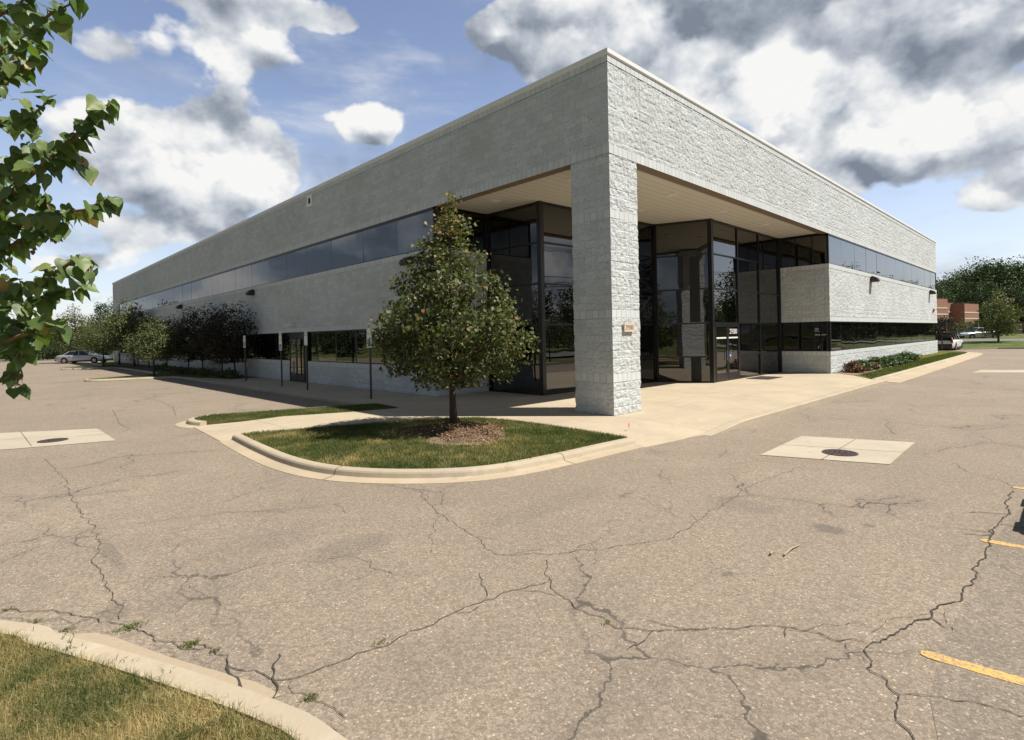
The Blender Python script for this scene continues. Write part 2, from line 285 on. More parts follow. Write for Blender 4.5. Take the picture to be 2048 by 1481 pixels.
# ------------------------------------------------------------------ walls
def wall_along(name, path, z0, z1, parent, mat, amp=.0, step0=.03, closed=False, zstep=None, seed=0., label=None, k=.0024):
    pts = [Vector((p[0], p[1], 0)) for p in path]; n = len(pts); segs = [(i, (i+1) % n) for i in range(n if closed else n-1)]
    nor = []
    for a, b in segs: d = (pts[b]-pts[a]).normalized(); nor.append(Vector((d.y, -d.x, 0)))
    cols = []; s = 0.
    for si, (a, b) in enumerate(segs):
        L = (pts[b]-pts[a]).length; d = (pts[b]-pts[a])/L; t = 0.
        n0 = nor[si]
        if si > 0 or closed:
            pv = nor[si-1]; c = (pv+n0); c = c/(c.dot(n0))
        else: c = n0
        cols.append((pts[a].copy(), c, s))
        if amp == 0: ts = []
        else:
            ts = []
            while True:
                p = pts[a]+d*t; st = max(step0, k*math.hypot(p.x-CAM[0], p.y-CAM[1])); t += st
                if t >= L-st*.5: break
                ts.append(t)
        for t in ts: cols.append((pts[a]+d*t, n0, s+t))
        s += L
        if si == len(segs)-1:
            if closed: c = nor[-1]+nor[0]; c = c/(c.dot(n0)); cols.append((pts[b].copy(), c, s))
            else: cols.append((pts[b].copy(), n0, s))
    nz = 1 if amp == 0 else max(2, int(round((z1-z0)/(zstep or step0*1.25))))
    zs = [z0+(z1-z0)*i/nz for i in range(nz+1)]; v = []; uv = []
    for (p, c, s_) in cols:
        for z in zs:
            d = 0.
            if amp:
                P = Vector((p.x+seed, p.y, z)); row = math.floor(z/.2); blk = math.floor(s_/.4+.5*(row % 2)); hsh = math.sin(row*12.9898+blk*78.233)*43758.5453; hsh -= math.floor(hsh)
                d = amp*(mn.fractal(P*8.5, .75, 2.1, 5)*1.05+.25+(hsh-.5)*.55)
                e = abs((z/.2) % 1-.5)
                if e > .44: d -= amp*.35
                if z in (zs[0], zs[-1]): d = min(d, .0)
            v.append((p.x+c.x*d, p.y+c.y*d, z)); uv.append((s_, z))
    m_ = nz+1; f = [(i*m_+j, (i+1)*m_+j, (i+1)*m_+j+1, i*m_+j+1) for i in range(len(cols)-1) for j in range(nz)]
    me = bpy.data.meshes.new(name); me.from_pydata(v, [], f); ul = me.uv_layers.new(name='UVMap')
    li = np.empty(len(me.loops), dtype=np.int32); me.loops.foreach_get('vertex_index', li); ul.data.foreach_set('uv', np.array(uv, dtype=np.float32)[li].ravel()); me.update()
    o = link(name, me, mat, parent)
    if label: o['label'] = label
    return o
BLD = tag(empty('office_building'), 'two storey office of pale grey split face block with ribbon windows and recessed corner entrance', 'building')
LE, RE = 69.0, 44.5
AMP = .014
ZW = [0, .82, 1.02, 2.41, 2.61, 4.87, 5.07, 6.45, 6.67, 8.69, 8.90]
faspath = [(0, LE), (0, 0), (RE, 0), (RE, 30)]
def proud(path, d):   # offset a path outward by d
    pts = [Vector(p) for p in path]; out = []
    for i, p in enumerate(pts):
        ns = []
        for a, b in ((i-1, i), (i, i+1)):
            if a >= 0 and b < len(pts): t = (pts[b]-pts[a]).normalized(); ns.append(Vector((t.y, -t.x)))
        c = sum(ns, Vector((0, 0))); c = c/c.dot(ns[0]); out.append(tuple(p+c*d))
    return out
wall_along('wall', faspath, ZW[8], ZW[9], BLD, M['split'], AMP, .035)
wall_along('block_band', proud(faspath, .012), ZW[7], ZW[8], BLD, M['soldier'])
wall_along('block_band', proud(faspath, .012), ZW[9], ZW[10], BLD, M['soldier'])
lp = [(0, LE), (0, 7.2), (2.4, 7.2)]; rp = [(16.95, 2.2), (16.95, 0), (RE, 0), (RE, 30)]
for pth in (lp, rp):
    wall_along('wall', pth, ZW[0], ZW[1], BLD, M['split'], AMP, .04)
    wall_along('block_band', proud(pth, .012), ZW[1], ZW[2], BLD, M['soldier'])
    wall_along('block_band', proud(pth, .012), ZW[3], ZW[4], BLD, M['soldier'])
    wall_along('wall', pth, ZW[4], ZW[5], BLD, M['split'], AMP, .04)
    wall_along('block_band', proud(pth, .012), ZW[5], ZW[6], BLD, M['soldier'])
# end panel of the ribbon on the left wall (solid block to the end)
wall_along('wall', [(0, LE), (0, 65.3)], ZW[2], ZW[3], BLD, M['split'], AMP, .06); wall_along('wall', [(0, LE), (0, 65.3)], ZW[6], ZW[7], BLD, M['split'], AMP, .06)
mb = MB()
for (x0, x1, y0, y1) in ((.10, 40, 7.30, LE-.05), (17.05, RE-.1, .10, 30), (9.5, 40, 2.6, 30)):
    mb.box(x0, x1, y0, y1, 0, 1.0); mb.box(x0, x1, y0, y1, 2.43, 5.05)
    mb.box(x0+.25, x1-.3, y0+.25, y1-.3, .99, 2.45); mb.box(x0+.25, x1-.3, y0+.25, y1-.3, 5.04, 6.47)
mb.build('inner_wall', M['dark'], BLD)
mb = MB(); mb.box(.04, RE-.04, .04, LE-.05, 6.62, 8.62); mb.build('roof', M['tan'], BLD)
# coping
mb = MB()
for a, b in zip(faspath[:-1], faspath[1:]): pass
cp = proud(faspath, .045); ci = proud(faspath, -.30)
v = []; f = []
for (a, b) in zip(cp, ci): v += [(a[0], a[1], 8.895), (a[0], a[1], 9.0), (b[0], b[1], 9.01), (b[0], b[1], 8.6)]
for i in range(len(cp)-1):
    for k in range(4): k2 = (k+1) % 4; f.append((i*4+k, i*4+k2, (i+1)*4+k2, (i+1)*4+k))
mb.add(v, f); mb.build('coping', M['coping'], BLD)
# fascia underside (lintel) and soffit
mb = MB(); mb.box(-.0, .34, 1.22, 7.18, 6.455, 6.60); mb.box(1.22, 16.93, .0, .34, 6.455, 6.601); mb.build('lintel', M['lintel'], BLD)
sof = MB().prism([(.34, .34), (16.95, .34), (16.95, 2.3), (9.95, 2.4), (9.15, 4.45), (2.5, 4.7), (2.5, 7.2), (.34, 7.2)], 6.52, 6.61).build('soffit', M['soffit'], BLD)
for i, (x, y) in enumerate([(5.15, 1.25), (8.9, 1.25), (12.8, 1.25), (1.3, 2.2), (6.3, 3.1), (1.3, 5.5)]):
    mb = MB(); mb.cyl((x, y, 6.512), (0, 0, 1), .17, .02, 24); mb.cyl((x, y, 6.499), (0, 0, 1), .12, .008, 20); mb.build('downlight', M['white'], sof, smooth=False)
# column
colp = [(0, 1.2), (0, 0), (1.2, 0), (1.2, 1.2)]
colo = None
for (z0, z1, s) in ((0, .82, 1), (.82, 1.02, 0), (1.02, 2.41, 1), (2.41, 2.61, 0), (2.61, 4.87, 1), (4.87, 5.07, 0), (5.07, 6.45, 1)):
    if s:
        o = wall_along('column' if colo is None else 'column_shaft', colp, z0, z1, BLD if colo is None else colo, M['split'], .014, .022, closed=True)
        if colo is None: colo = o
    else: wall_along('column_band', [(-.004, 1.204), (-.004, -.004), (1.204, -.004), (1.204, 1.204)], z0, z1, colo, M['soldier'], closed=True)
def textmesh(s, size, depth=.004):
    cu = bpy.data.curves.new('txt', 'FONT'); cu.body = s; cu.size = size; cu.extrude = depth; cu.align_x = 'CENTER'; cu.align_y = 'CENTER'; cu.resolution_u = 3
    o = bpy.data.objects.new('txt', cu); COL.objects.link(o); dg = bpy.context.evaluated_depsgraph_get(); me = bpy.data.meshes.new_from_object(o.evaluated_get(dg)); bpy.data.objects.remove(o); return me
def text(name, s, size, mat, parent, loc, ux, uz=(0, 0, 1), sx=1., depth=.004, bold=0.):
    me = textmesh(s, size, depth); ux = Vector(ux).normalized(); uz = Vector(uz).normalized(); nn = ux.cross(uz)
    m4 = Matrix(((ux.x*sx, uz.x, nn.x, loc[0]), (ux.y*sx, uz.y, nn.y, loc[1]), (ux.z*sx, uz.z, nn.z, loc[2]), (0, 0, 0, 1))); me.transform(m4); me.materials.clear()
    return link(name, me, mat, parent)
pl = MB().box(.43, .86, -.062, -.03, 2.06, 2.28).build('address_plaque', simple('plaque_stone', (.60, .53, .43), .8, var=.15, scale=20), colo)
brn = simple('plaque_digits', (.36, .17, .09), .7)
me = textmesh('29380', .15, .003); me.transform(Matrix.Translation((.645, -.064, 2.165)) @ Matrix.Rotation(math.pi/2, 4, 'X') @ Matrix.Diagonal((.95, 1.15, 1, 1)))
o = link('plaque_digits', me, brn, colo)
# ---- ribbon windows
def ribbon(path, z0, z1, setback, joints, gmat, fr=(.03, .07), jw=.012, label=None):
    """path of two points on the wall face, outward on the right-hand side"""
    a, b = Vector(path[0]), Vector(path[1]); d = (b-a); L = d.length; d.normalize(); n = Vector((d.y, -d.x)); a2 = a-n*setback
    mb = MB(); P = lambda t, dn, z: (a2.x+d.x*t+n.x*dn, a2.y+d.y*t+n.y*dn, z)
    def rect(t0, t1, za, zb, d0, d1, target):
        v = [P(t, dn, z) for z in (za, zb) for (t, dn) in ((t0, d0), (t1, d0), (t1, d1), (t0, d1))]
        target.add(v, [(0,3,2,1),(4,5,6,7),(0,1,5,4),(1,2,6,5),(2,3,7,6),(3,0,4,7)])
    rect(0, L, z0+.0, z0+fr[0], -.06, .035, mb); rect(0, L, z1-fr[1], z1, -.06, .035, mb)
    js = sorted(set([0]+[j for j in joints if 0 < j < L]+[L]))
    for j in js[1:-1]: rect(j-jw/2, j+jw/2, z0+fr[0], z1-fr[1], -.05, .003, mb)
    for j in (.0, L-.05): rect(j, j+.05, z0+fr[0], z1-fr[1], -.05, .03, mb)
    w = mb.build('window', M['frame'], BLD)
    if label: w['label'] = label
    for i in range(len(js)-1):
        g = MB(); t0 = js[i]+jw/2; t1 = js[i+1]-jw/2; tl = (rnd.random()-.5)*.006*1.; tv = (rnd.random()-.5)*.006
        dd = lambda a_, b_: a_*tl+b_*tv
        v = [P(t0, dd(-1, -1), z0+fr[0]), P(t1, dd(1, -1), z0+fr[0]), P(t1, dd(1, 1), z1-fr[1]), P(t0, dd(-1, 1), z1-fr[1])]
        g.add(v, [(0, 1, 2, 3)]); g.add([(q[0]-n.x*.04, q[1]-n.y*.04, q[2]) for q in v], [(3, 2, 1, 0)]); g.build('pane', gmat, w)
    return w
jl = [9.57, 12.08, 14.83, 17.43, 19.75, 22.04, 24.7, 27.33, 29.7, 31.97, 34.48, 36.96, 39.4, 41.9, 44.4, 46.9, 49.4, 51.9, 54.4, 56.9, 59.4, 61.9]
ribbon([(0, 65.3), (0, 7.2)], ZW[6], ZW[7], .035, [65.3-j for j in jl], M['glass_up'], (.035, .085))
ribbon([(0, 7.2), (2.4, 7.2)], ZW[6], ZW[7], .035, [1.2], M['glass'], (.035, .085), .06)
jr = [19.0, 21.3, 23.5, 25.78, 27.99, 30.4, 32.8, 35.14, 37.5, 39.8, 42.1]
ribbon([(16.95, 0), (RE, 0)], ZW[6], ZW[7], .035, [j-16.95 for j in jr], M['glass_up'], (.03, .06))
ribbon([(16.95, 2.2), (16.95, 0)], ZW[6], ZW[7], .035, [.75, 1.5], M['glass'], (.03, .06), .06)
jl2 = [8.9, 10.61, 12.92, 14.7, 16.46]; DY0, DY1 = 17.55, 19.35
ribbon([(0, DY0), (0, 7.2)], ZW[2], ZW[3], .10, [DY0-j for j in jl2], M['glass'], (.03, .05), .07)
ribbon([(0, 65.3), (0, DY1)], ZW[2], ZW[3], .10, [65.3-j for j in [21.4+2.4*i for i in range(18)]], M['glass'], (.03, .05), .07)
ribbon([(0, 7.2), (2.4, 7.2)], ZW[2], ZW[3], .10, [1.2], M['glass'], (.03, .05), .07)
ribbon([(16.95, 0), (RE, 0)], ZW[2], ZW[3], .10, [j-16.95 for j in jr], M['glass'], (.04, .05), .014)
ribbon([(16.95, 2.2), (16.95, 0)], ZW[2], ZW[3], .10, [.8, 1.5], M['glass'], (.04, .05), .06)
# ---- corner curtain wall
GP = [(2.4, 7.2), (2.45, 4.6), (9.0, 4.25), (9.8, 2.2), (16.95, 2.2)]
HZ = [1.03, 2.38, 3.76, 5.15]; GT = 6.52
mull = [[], [4.74, 7.0], [], [12.2, 14.45]]
for si in range(4):
    a, b = Vector(GP[si]), Vector(GP[si+1]); d = (b-a); L = d.length; d.normalize(); n = Vector((d.y, -d.x))
    fr = MB(); ts = [0]+[(m_-a.x)/d.x for m_ in mull[si]]+[L]
    P = lambda t, dn, z: (a.x+d.x*t+n.x*dn, a.y+d.y*t+n.y*dn, z)
    def rect(t0, t1, za, zb, d0=-.08, d1=.05):
        v = [P(t, dn, z) for z in (za, zb) for (t, dn) in ((t0, d0), (t1, d0), (t1, d1), (t0, d1))]
        fr.add(v, [(0,3,2,1),(4,5,6,7),(0,1,5,4),(1,2,6,5),(2,3,7,6),(3,0,4,7)])
    rect(0, L, .0, .055, -.08, .045); rect(0, L, GT-.09, GT, -.08, .045)
    rect(0, .10, .055, GT-.09, -.06, .02); rect(L-.10, L, .055, GT-.09, -.06, .02)
    for t in ts[1:-1]: rect(t-.035, t+.035, .055, GT-.09)
    for i in range(len(ts)-1):
        for z in HZ:
            if si == 3 and i == 0 and z < 2: continue
            rect(ts[i]+(.035 if i else .06), ts[i+1]-(.035 if i < len(ts)-2 else .06), z-.03, z+.03, -.07, .035)
    cwl = fr.build('curtain_wall', M['frame'], BLD)
    zs = [.055]+HZ+[GT-.09]
    for i in range(len(ts)-1):
        for j in range(len(zs)-1):
            if si == 3 and i == 0 and j < 2: continue
            g = MB(); t0, t1, za, zb = ts[i], ts[i+1], zs[j], zs[j+1]; tl = (rnd.random()-.5)*.010; tv = (rnd.random()-.5)*.008
            v = [P(t0, -tl-tv, za), P(t1, tl-tv, za), P(t1, tl+tv, zb), P(t0, -tl+tv, zb)]
            g.add(v, [(0, 1, 2, 3)]); g.add([(q[0]-n.x*.03, q[1]-n.y*.03, q[2]) for q in v], [(3, 2, 1, 0)]); g.build('pane', M['glass'], cwl)
for (x, y) in GP[:4]:
    MB().box(x-.085, x+.085, y-.085, y+.085, 0, GT).build('corner_post', M['frame'], BLD)
MB().box(16.84, 17.0, 2.12, 2.26, 0, GT).build('corner_post', M['frame'], BLD)
# front entrance: two glass leaves
dx0, dxm, dx1, dy = 9.98, 11.07, 12.165, 2.17
for k, (x0, x1) in enumerate(((dx0, dxm-.01), (dxm+.01, dx1))):
    mb = MB(); y0, y1 = dy-.03, dy+.03
    mb.box(x0, x0+.085, y0, y1, .02, 2.35); mb.box(x1-.085, x1, y0, y1, .02, 2.35); mb.box(x0+.085, x1-.085, y0, y1, .02, .34); mb.box(x0+.085, x1-.085, y0, y1, 2.22, 2.35)
    dl = mb.build('door', M['frame'], BLD, bevel=.006)
    g = MB(); g.box(x0+.08, x1-.08, dy-.006, dy+.006, .33, 2.23); g.build('pane', M['glass'], dl)
    hx = x1-.14 if k == 0 else x0+.14
    h = MB(); h.tube([(hx, y0-.05, .85), (hx, y0-.05, 1.25)], .014, 8); h.bar((hx, y0, .9), (hx, y0-.05, .9), .02, .02); h.bar((hx, y0, 1.2), (hx, y0-.05, 1.2), .02, .02); h.build('handle', M['rim'], dl)
    if k == 1:
        text('door_digits', '29380', .30, M['white'], dl, (x0+.56, dy-.014, 2.02), (1, 0, 0), sx=.98, depth=.003)
        s_ = MB(); s_.box(x0+.1, x1-.1, dy-.012, dy-.009, 1.74, 1.80); s_.build('decal', M['white'], dl)
        s_ = MB(); s_.box(x0+.13, x0+.36, dy-.012, dy-.009, .96, 1.2); s_.build('decal', M['blue'], dl)
        s_ = MB(); s_.tube([(x0+.26, dy-.015, 1.15), (x0+.245, dy-.015, 1.09), (x0+.30, dy-.015, 1.07), (x0+.32, dy-.015, 1.01)], .014, 6); s_.cyl((x0+.24, dy-.014, 1.03), (0, 1, 0), .05, .004, 12); s_.build('decal', M['white'], dl)
    else:
        s_ = MB(); s_.box(x0+.1, x1-.1, dy-.012, dy-.009, 1.74, 1.80); s_.build('decal', M['white'], dl)
# door in the left wall
mb = MB(); mb.box(-.03, .10, DY0, DY1, 0, 2.40); mb.build('door_frame', M['frame'], BLD)
dl = MB().box(-.055, -.02, DY0+.10, DY0+.92, .03, 2.2).build('door', M['frame'], BLD, bevel=.008)
MB().box(-.061, -.052, DY0+.2, DY0+.82, .35, 2.05).build('pane', M['glass'], dl)
dl = MB().box(-.055, -.02, DY0+.96, DY1-.10, .03, 2.2).build('door', M['frame'], BLD, bevel=.008)
MB().box(-.061, -.052, DY0+1.06, DY1-.2, .35, 2.05).build('pane', M['glass'], dl)
MB().box(-.066, -.062, DY0+1.2, DY1-.38, .35, 1.0).build('decal', simple('notice', (.16, .16, .20), .6), dl)
for cut in (0,):
    MB().box(-.045, .0, DY0-.06, DY0, 0, 2.41).box(-.045, .0, DY1, DY1+.06, 0, 2.41).build('door_jamb', M['frame'], BLD)
# scuppers
def scupper(y, z, s):
    mb = MB(); mb.box(-.07, .02, y-s, y+s, z-s, z-s*.5).box(-.07, .02, y-s, y+s, z+s*.45, z+s).box(-.07, .02, y-s, y-s*.45, z-s*.5, z+s*.45).box(-.07, .02, y+s*.45, y+s, z-s*.5, z+s*.45)
    o = mb.build('scupper', M['white'], BLD, bevel=.008); MB().box(-.05, -.02, y-s*.45, y+s*.45, z-s*.5, z+s*.45).build('opening', M['dark'], o)
scupper(16.76, 8.46, .27); scupper(56.9, 8.42, .16); MB().cyl((-.05, 56.9, 7.95), (1, 0, 0), .12, .1, 14).build('overflow_pipe', M['white'], BLD)
# wall lights
WL = []
def walllight(x, y, z, rz, label):
    r = tag(empty('wall_light', (x, y, z), rz), label, 'wall light', 'bronze wall lights along the block walls')
    # local: wall plane x=0, outward -x
    prof = [(0, .17), (-.10, .19), (-.30, .08), (-.36, -.05), (-.30, -.13), (0, -.13)]
    mb = MB(); n = len(prof); w = .21; v = [(a, -w, b) for a, b in prof]+[(a, w, b) for a, b in prof]
    mb.add(v, [tuple(range(n)), tuple(range(2*n-1, n-1, -1))]+[(i, n+i, n+(i+1) % n, (i+1) % n) for i in range(n)]); mb.build('housing', M['lamp'], r, bevel=.015)
    MB().box(-.27, -.03, -.17, .17, -.145, -.129).build('lens', simple('lamp_lens', (.35, .34, .3), .3) if not WL else WL[0], r)
    if not WL: WL.append(bpy.data.materials['lamp_lens'])
    st = MB(); st.box(-.004, -.001, -.03, .05, -.55, -.14); return r
for y, lb in ((8.64, 'bronze wedge wall light half hidden by the big linden crown beside the corner entrance'), (24.32, 'bronze wedge wall light on the shaded wall just above the nearest purple trees'),
              (39.43, 'bronze wedge wall light midway along the shaded wall above the purple tree row'), (53.2, 'small distant bronze wall light behind green tree tops, farthest on the shaded wall')):
    walllight(-.03, y, 4.72, 0, lb)
for x, lb in ((24.31, 'bronze wedge wall light on the sunlit wall above the row of low bushes'), (41.5, 'bronze wedge wall light near the far right end of the sunlit wall')):
    walllight(x, -.03, 4.74, math.pi/2, lb)
cmr = tag(empty('security_camera', (-.02, 18.9, 2.78)), 'small white security camera on the shaded wall above the dark side door', 'camera')
MB().cyl((-.04, 0, 0), (1, 0, 0), .06, .08, 14).build('mount', M['white'], cmr); MB().tube([(-.08, 0, 0), (-.16, .04, .03)], .02, 8).build('arm', M['white'], cmr)
MB().tube([(-.12, .0, .04), (-.30, .22, -.04)], .05, 12).build('camera_body', M['white'], cmr, smooth=False)
bx = tag(empty('bell_box', (42.7, -.03, 3.42)), 'tiny red alarm bell high on the sunlit wall near its far end', 'alarm'); MB().cyl((0, -.05, 0), (0, 1, 0), .11, .07, 16).build('bell', M['red'], bx); MB().box(-.07, .07, -.03, 0.01, -.2, -.04).build('box', M['dred'], bx)
# ------------------------------------------------------------------ ground
def sheet(name, poly, z, mat, kind='structure', thick=None):
    mb = MB()
    if thick: mb.prism(poly, z-thick, z)
    else:
        n = len(poly); a = sum(poly[i][0]*poly[(i+1) % n][1]-poly[(i+1) % n][0]*poly[i][1] for i in range(n))
        if a < 0: poly = poly[::-1]
        mb.add([(p[0], p[1], z) for p in poly], [tuple(range(n))])
    o = mb.build(name, mat); o['kind'] = kind; return o
sheet('ground', [(-1500, -1500), (1500, -1500), (1500, 1500), (-1500, 1500)], -.40, M['lawn_far'])
sheet('parking_lot', [(-17, -15), (60.5, -15), (58.8, -2.5), (56.2, .3), (56.0, 40), (-.2, 40), (-.2, 100), (-17, 100)], ROAD, M['asphalt'], thick=.15)
# darker parking bays at right
edge = [(2060, 1000), (2012, 1050), (1978, 1100), (1950, 1160), (1918, 1225), (1880, 1310), (1860, 1400), (1880, 1500)]
pe = [G(x, y, ROAD)[:2] for x, y in edge]
sheet('parking_bays', pe+[(-6.9, -14.5), (20, -14.5), (20, -7.6), (pe[0][0]+3, pe[0][1]-.1)], ROAD+.0025, M['asphalt2'])
def sweep(name, path, prof, mat, closed=False, split=None):
    pts = [Vector(p) for p in path]; n = len(pts); v = []; f = []; k = len(prof)
    for i, p in enumerate(pts):
        a = pts[i-1] if (i > 0 or closed) else None; b = pts[(i+1) % n] if (i < n-1 or closed) else None; ns = []
        if a is not None: t = (p-a).normalized(); ns.append(Vector((t.y, -t.x)))
        if b is not None: t = (b-p).normalized(); ns.append(Vector((t.y, -t.x)))
        c = sum(ns, Vector((0, 0))); c = c/max(.3, c.dot(ns[0]))
        for (o, z) in prof: v.append((p.x+c.x*o, p.y+c.y*o, z))
    for i in range(n if closed else n-1):
        for j in range(k-1): i2 = (i+1) % n; f.append((i*k+j, i2*k+j, i2*k+j+1, i*k+j+1))
    if not closed: f += [tuple(range(k))[::-1], tuple((n-1)*k+j for j in range(k))]
    mb = MB().add(v, f); o = mb.build(name, mat); o['kind'] = 'structure'; return o
def catmull(pts, m=6):
    P = [Vector(p) for p in pts]; out = []
    for i in range(len(P)-1):
        p0, p1, p2, p3 = P[max(i-1, 0)], P[i], P[i+1], P[min(i+2, len(P)-1)]
        for k in range(m):
            t = k/m; out.append(tuple(.5*((2*p1)+(-p0+p2)*t+(2*p0-5*p1+4*p2-p3)*t*t+(-p0+3*p1-3*p2+p3)*t**3)))
    out.append(tuple(P[-1])); return out
CURB = [(0, -.25), (0, 0.0), (.11, .0), (.15, -.012), (.17, -.035), (.195, -.095), (.215, -.101)]
GUT = [(.215, -.25), (.215, -.101), (.43, -.114), (.43, -.25)]
# main island: curb path runs so that outward is on the right-hand side
icurb = catmull([(-7.08, 4.75), (-7.2, 3.1), (-7.25, 1.6), (-7.12, .5), (-6.75, -.35), (-6.05, -1.15), (-5.3, -1.55), (-4.1, -1.72), (-3.0, -1.78), (-2.15, -1.85)], 6)
sweep('curb', icurb, CURB, M['curb']); sweep('gutter', icurb, GUT, M['gutter'])
iback = catmull([(-2.1, -1.82), (-2.02, -.6), (-2.0, 1.2), (-2.25, 2.5), (-3.1, 3.2), (-4.9, 3.95), (-5.9, 4.35), (-7.08, 4.77)], 5)
ISL = icurb[:-1]+iback[:-1]
TREE = (-3.57, 1.77)
def inpoly(x, y, poly):
    c = False; j = len(poly)-1
    for i in range(len(poly)):
        if (poly[i][1] > y) != (poly[j][1] > y) and x < (poly[j][0]-poly[i][0])*(y-poly[i][1])/(poly[j][1]-poly[i][1])+poly[i][0]: c = not c
        j = i
    return c
sheet('lawn', ISL, -.012, M['lawn'], thick=.2)
# mulch mound round the tree
def mound(name, c, rx, ry, h, mat, z0=-.008, n=40, m=10, seed=1, rot=0):
    v = [(c[0], c[1], z0+h)]; f = []
    for j in range(1, m+1):
        for i in range(n):
            a = 2*math.pi*i/n; w = 1+.38*mn.noise(Vector((math.cos(a)*1.5+seed, math.sin(a)*1.5, 0)))+.12*mn.noise(Vector((math.cos(a)*6+seed, math.sin(a)*6, 2))); r = j/m*w
            x, y = r*rx*math.cos(a), r*ry*math.sin(a); x, y = x*math.cos(rot)-y*math.sin(rot), x*math.sin(rot)+y*math.cos(rot)
            z = z0+h*(1-(j/m)**2)**1.2+.012*mn.noise(Vector((c[0]+x, c[1]+y, seed))*9)*(1-j/m)
            v.append((c[0]+x, c[1]+y, z))
    for i in range(n): f.append((0, 1+i, 1+(i+1) % n))
    for j in range(m-1):
        for i in range(n): f.append((1+j*n+i, 1+(j+1)*n+i, 1+(j+1)*n+(i+1) % n, 1+j*n+(i+1) % n))
    o = MB().add(v, f).build(name, mat, smooth=True); o['kind'] = 'structure'; return o
mound('mulch_bed', (-3.78, 1.45), .95, 1.05, .11, M['mulch'], rot=.3)
mound('dry_soil', (-4.2, .55), .75, .75, .012, M['mulch_dry'], z0=-.009, rot=-.6, seed=5)
# second narrow grass strip and the path between
s2 = catmull([(-2.45, 7.28), (-4.3, 8.0), (-6.0, 8.62), (-6.75, 8.65), (-7.12, 8.2), (-7.05, 7.62)], 5)
s2 = s2[::-1]
s2r = [(p[0], p[1]) for p in s2]
sweep('curb', s2r[::-1], [(0, -.25), (0, 0), (-.0, 0), (.13, 0), (.16, -.03), (.19, -.1), (.21, -.102), (.21, -.25)][::1], M['curb']) if False else None
s2c = [(-7.0, 7.55), (-7.12, 7.95), (-7.05, 8.4), (-6.7, 8.7), (-6.1, 8.66), (-4.3, 8.0), (-2.3, 7.25)]
s2c = catmull(s2c, 5)
def revsweep(name, path, prof, mat): return sweep(name, path[::-1], prof, mat)
# outward side of this path (clockwise seen from above) is on its left, so sweep it reversed
revsweep('curb', s2c, CURB, M['curb']); revsweep('gutter', s2c[:14], GUT, M['gutter'])
S2 = s2c+[(-2.45, 5.75), (-3.8, 6.12), (-5.0, 6.62), (-6.3, 7.1)]
sheet('lawn', S2, -.010, M['lawn'], thick=.2)
# sidewalks
WZ = -.002
sheet('sidewalk', [(-2.42, 31.0), (-2.40, 7.25), (-2.45, 5.75), (-3.8, 6.12), (-5.0, 6.62), (-5.4, 6.78), (-5.4, 4.18), (-4.9, 3.97), (-3.1, 3.22), (-2.25, 2.52), (-2.0, 1.2), (-2.02, -.6), (-.9, -.9), (.9, -1.3), (1.2, -2.5), (14.6, -2.5), (14.6, -2.1), (16.3, -1.05), (17.2, .02), (17.2, 7.5), (.15, 7.6), (.15, 31)], WZ, M['walk'], thick=.22)
mb = MB(); mb.add([(-2.02, -.6, WZ), (-.9, -.9, WZ), (.9, -1.3, WZ), (1.2, -2.5, WZ), (-.3, -2.52, ROAD+.006), (-2.3, -2.3, ROAD+.006), (-2.05, -1.85, -.07)],
                  [(0, 6, 5), (0, 5, 4, 1), (1, 4, 2), (2, 4, 3)]); mb.add([(1.35, -2.495, WZ-.002), (1.2, -2.5, WZ-.001), (-.3, -2.52, ROAD+.005), (-2.3, -2.3, ROAD+.005), (1.35, -2.495, -.3), (1.2, -2.5, -.3), (-.3, -2.52, -.3), (-2.3, -2.3, -.3)], [(4, 5, 1, 0)[::-1], (5, 6, 2, 1)[::-1], (6, 7, 3, 2)[::-1]]); o = mb.build('sidewalk_ramp', M['walk']); o['kind'] = 'structure'
mb = MB(); mb.add([(-5.4, 4.18, WZ), (-5.4, 6.78, WZ), (-7.05, 7.58, ROAD+.012), (-7.3, 7.6, ROAD+.008), (-7.48, 4.75, ROAD+.008), (-7.1, 4.72, ROAD+.012)], [(0, 1, 2, 5), (5, 2, 3, 4)]); o = mb.build('sidewalk_ramp', M['walk']); o['kind'] = 'structure'
# curb facing of the sidewalks
sweep('curb', [(14.6, -2.5), (1.2, -2.5)][::-1], [(0, -.25), (.0, -.0), (.14, -.0), (.165, -.02), (.175, ROAD-.1)], M['curb'])
pf2 = [(0, -.25), (.0, -.0), (.14, -.0), (.165, -.02), (.175, ROAD-.1)]
nv = [(-.4, -2.5-o, -.25 if i == 0 else ROAD+.002*(i < 4)-(.1 if i == 4 else 0)) for i, (o, z) in enumerate(pf2)]+[(1.2, -2.5-o, z) for o, z in pf2]
o = MB().add(nv, [(i, i+1, i+6, i+5)[::-1] for i in range(4)]).build('curb', M['curb']); o['kind'] = 'structure'
sweep('curb', [(-2.42, 30.9), (-2.40, 7.35)], [(0, -.25), (.0, -.0), (.14, -.0), (.165, -.02), (.175, ROAD-.1)], M['curb'])
# right grass strip
rc = catmull([(14.75, -2.1), (20, -2.08), (30, -2.0), (40, -1.9), (45.5, -1.75), (48.3, -1.1), (49.6, .2), (49.9, 3), (49.9, 12)], 5)
sweep('curb', rc, CURB, M['curb']); sweep('gutter', rc, [(.215, -.25), (.215, -.101), (.95, -.112), (.95, -.25)], M['gutter'])
sheet('lawn', rc+[(44.5, 12), (44.5, .0), (17.2, .0), (16.3, -1.05)], -.012, M['lawn'], thick=.2)
sheet('mulch_bed', [(16.9, -.1), (16.75, -1.1), (20.2, -1.1), (26, -1.0), (29.8, -.85), (32, -.3), (32, -.03), (17.0, -.03)], -.006, M['mulch_dry'])
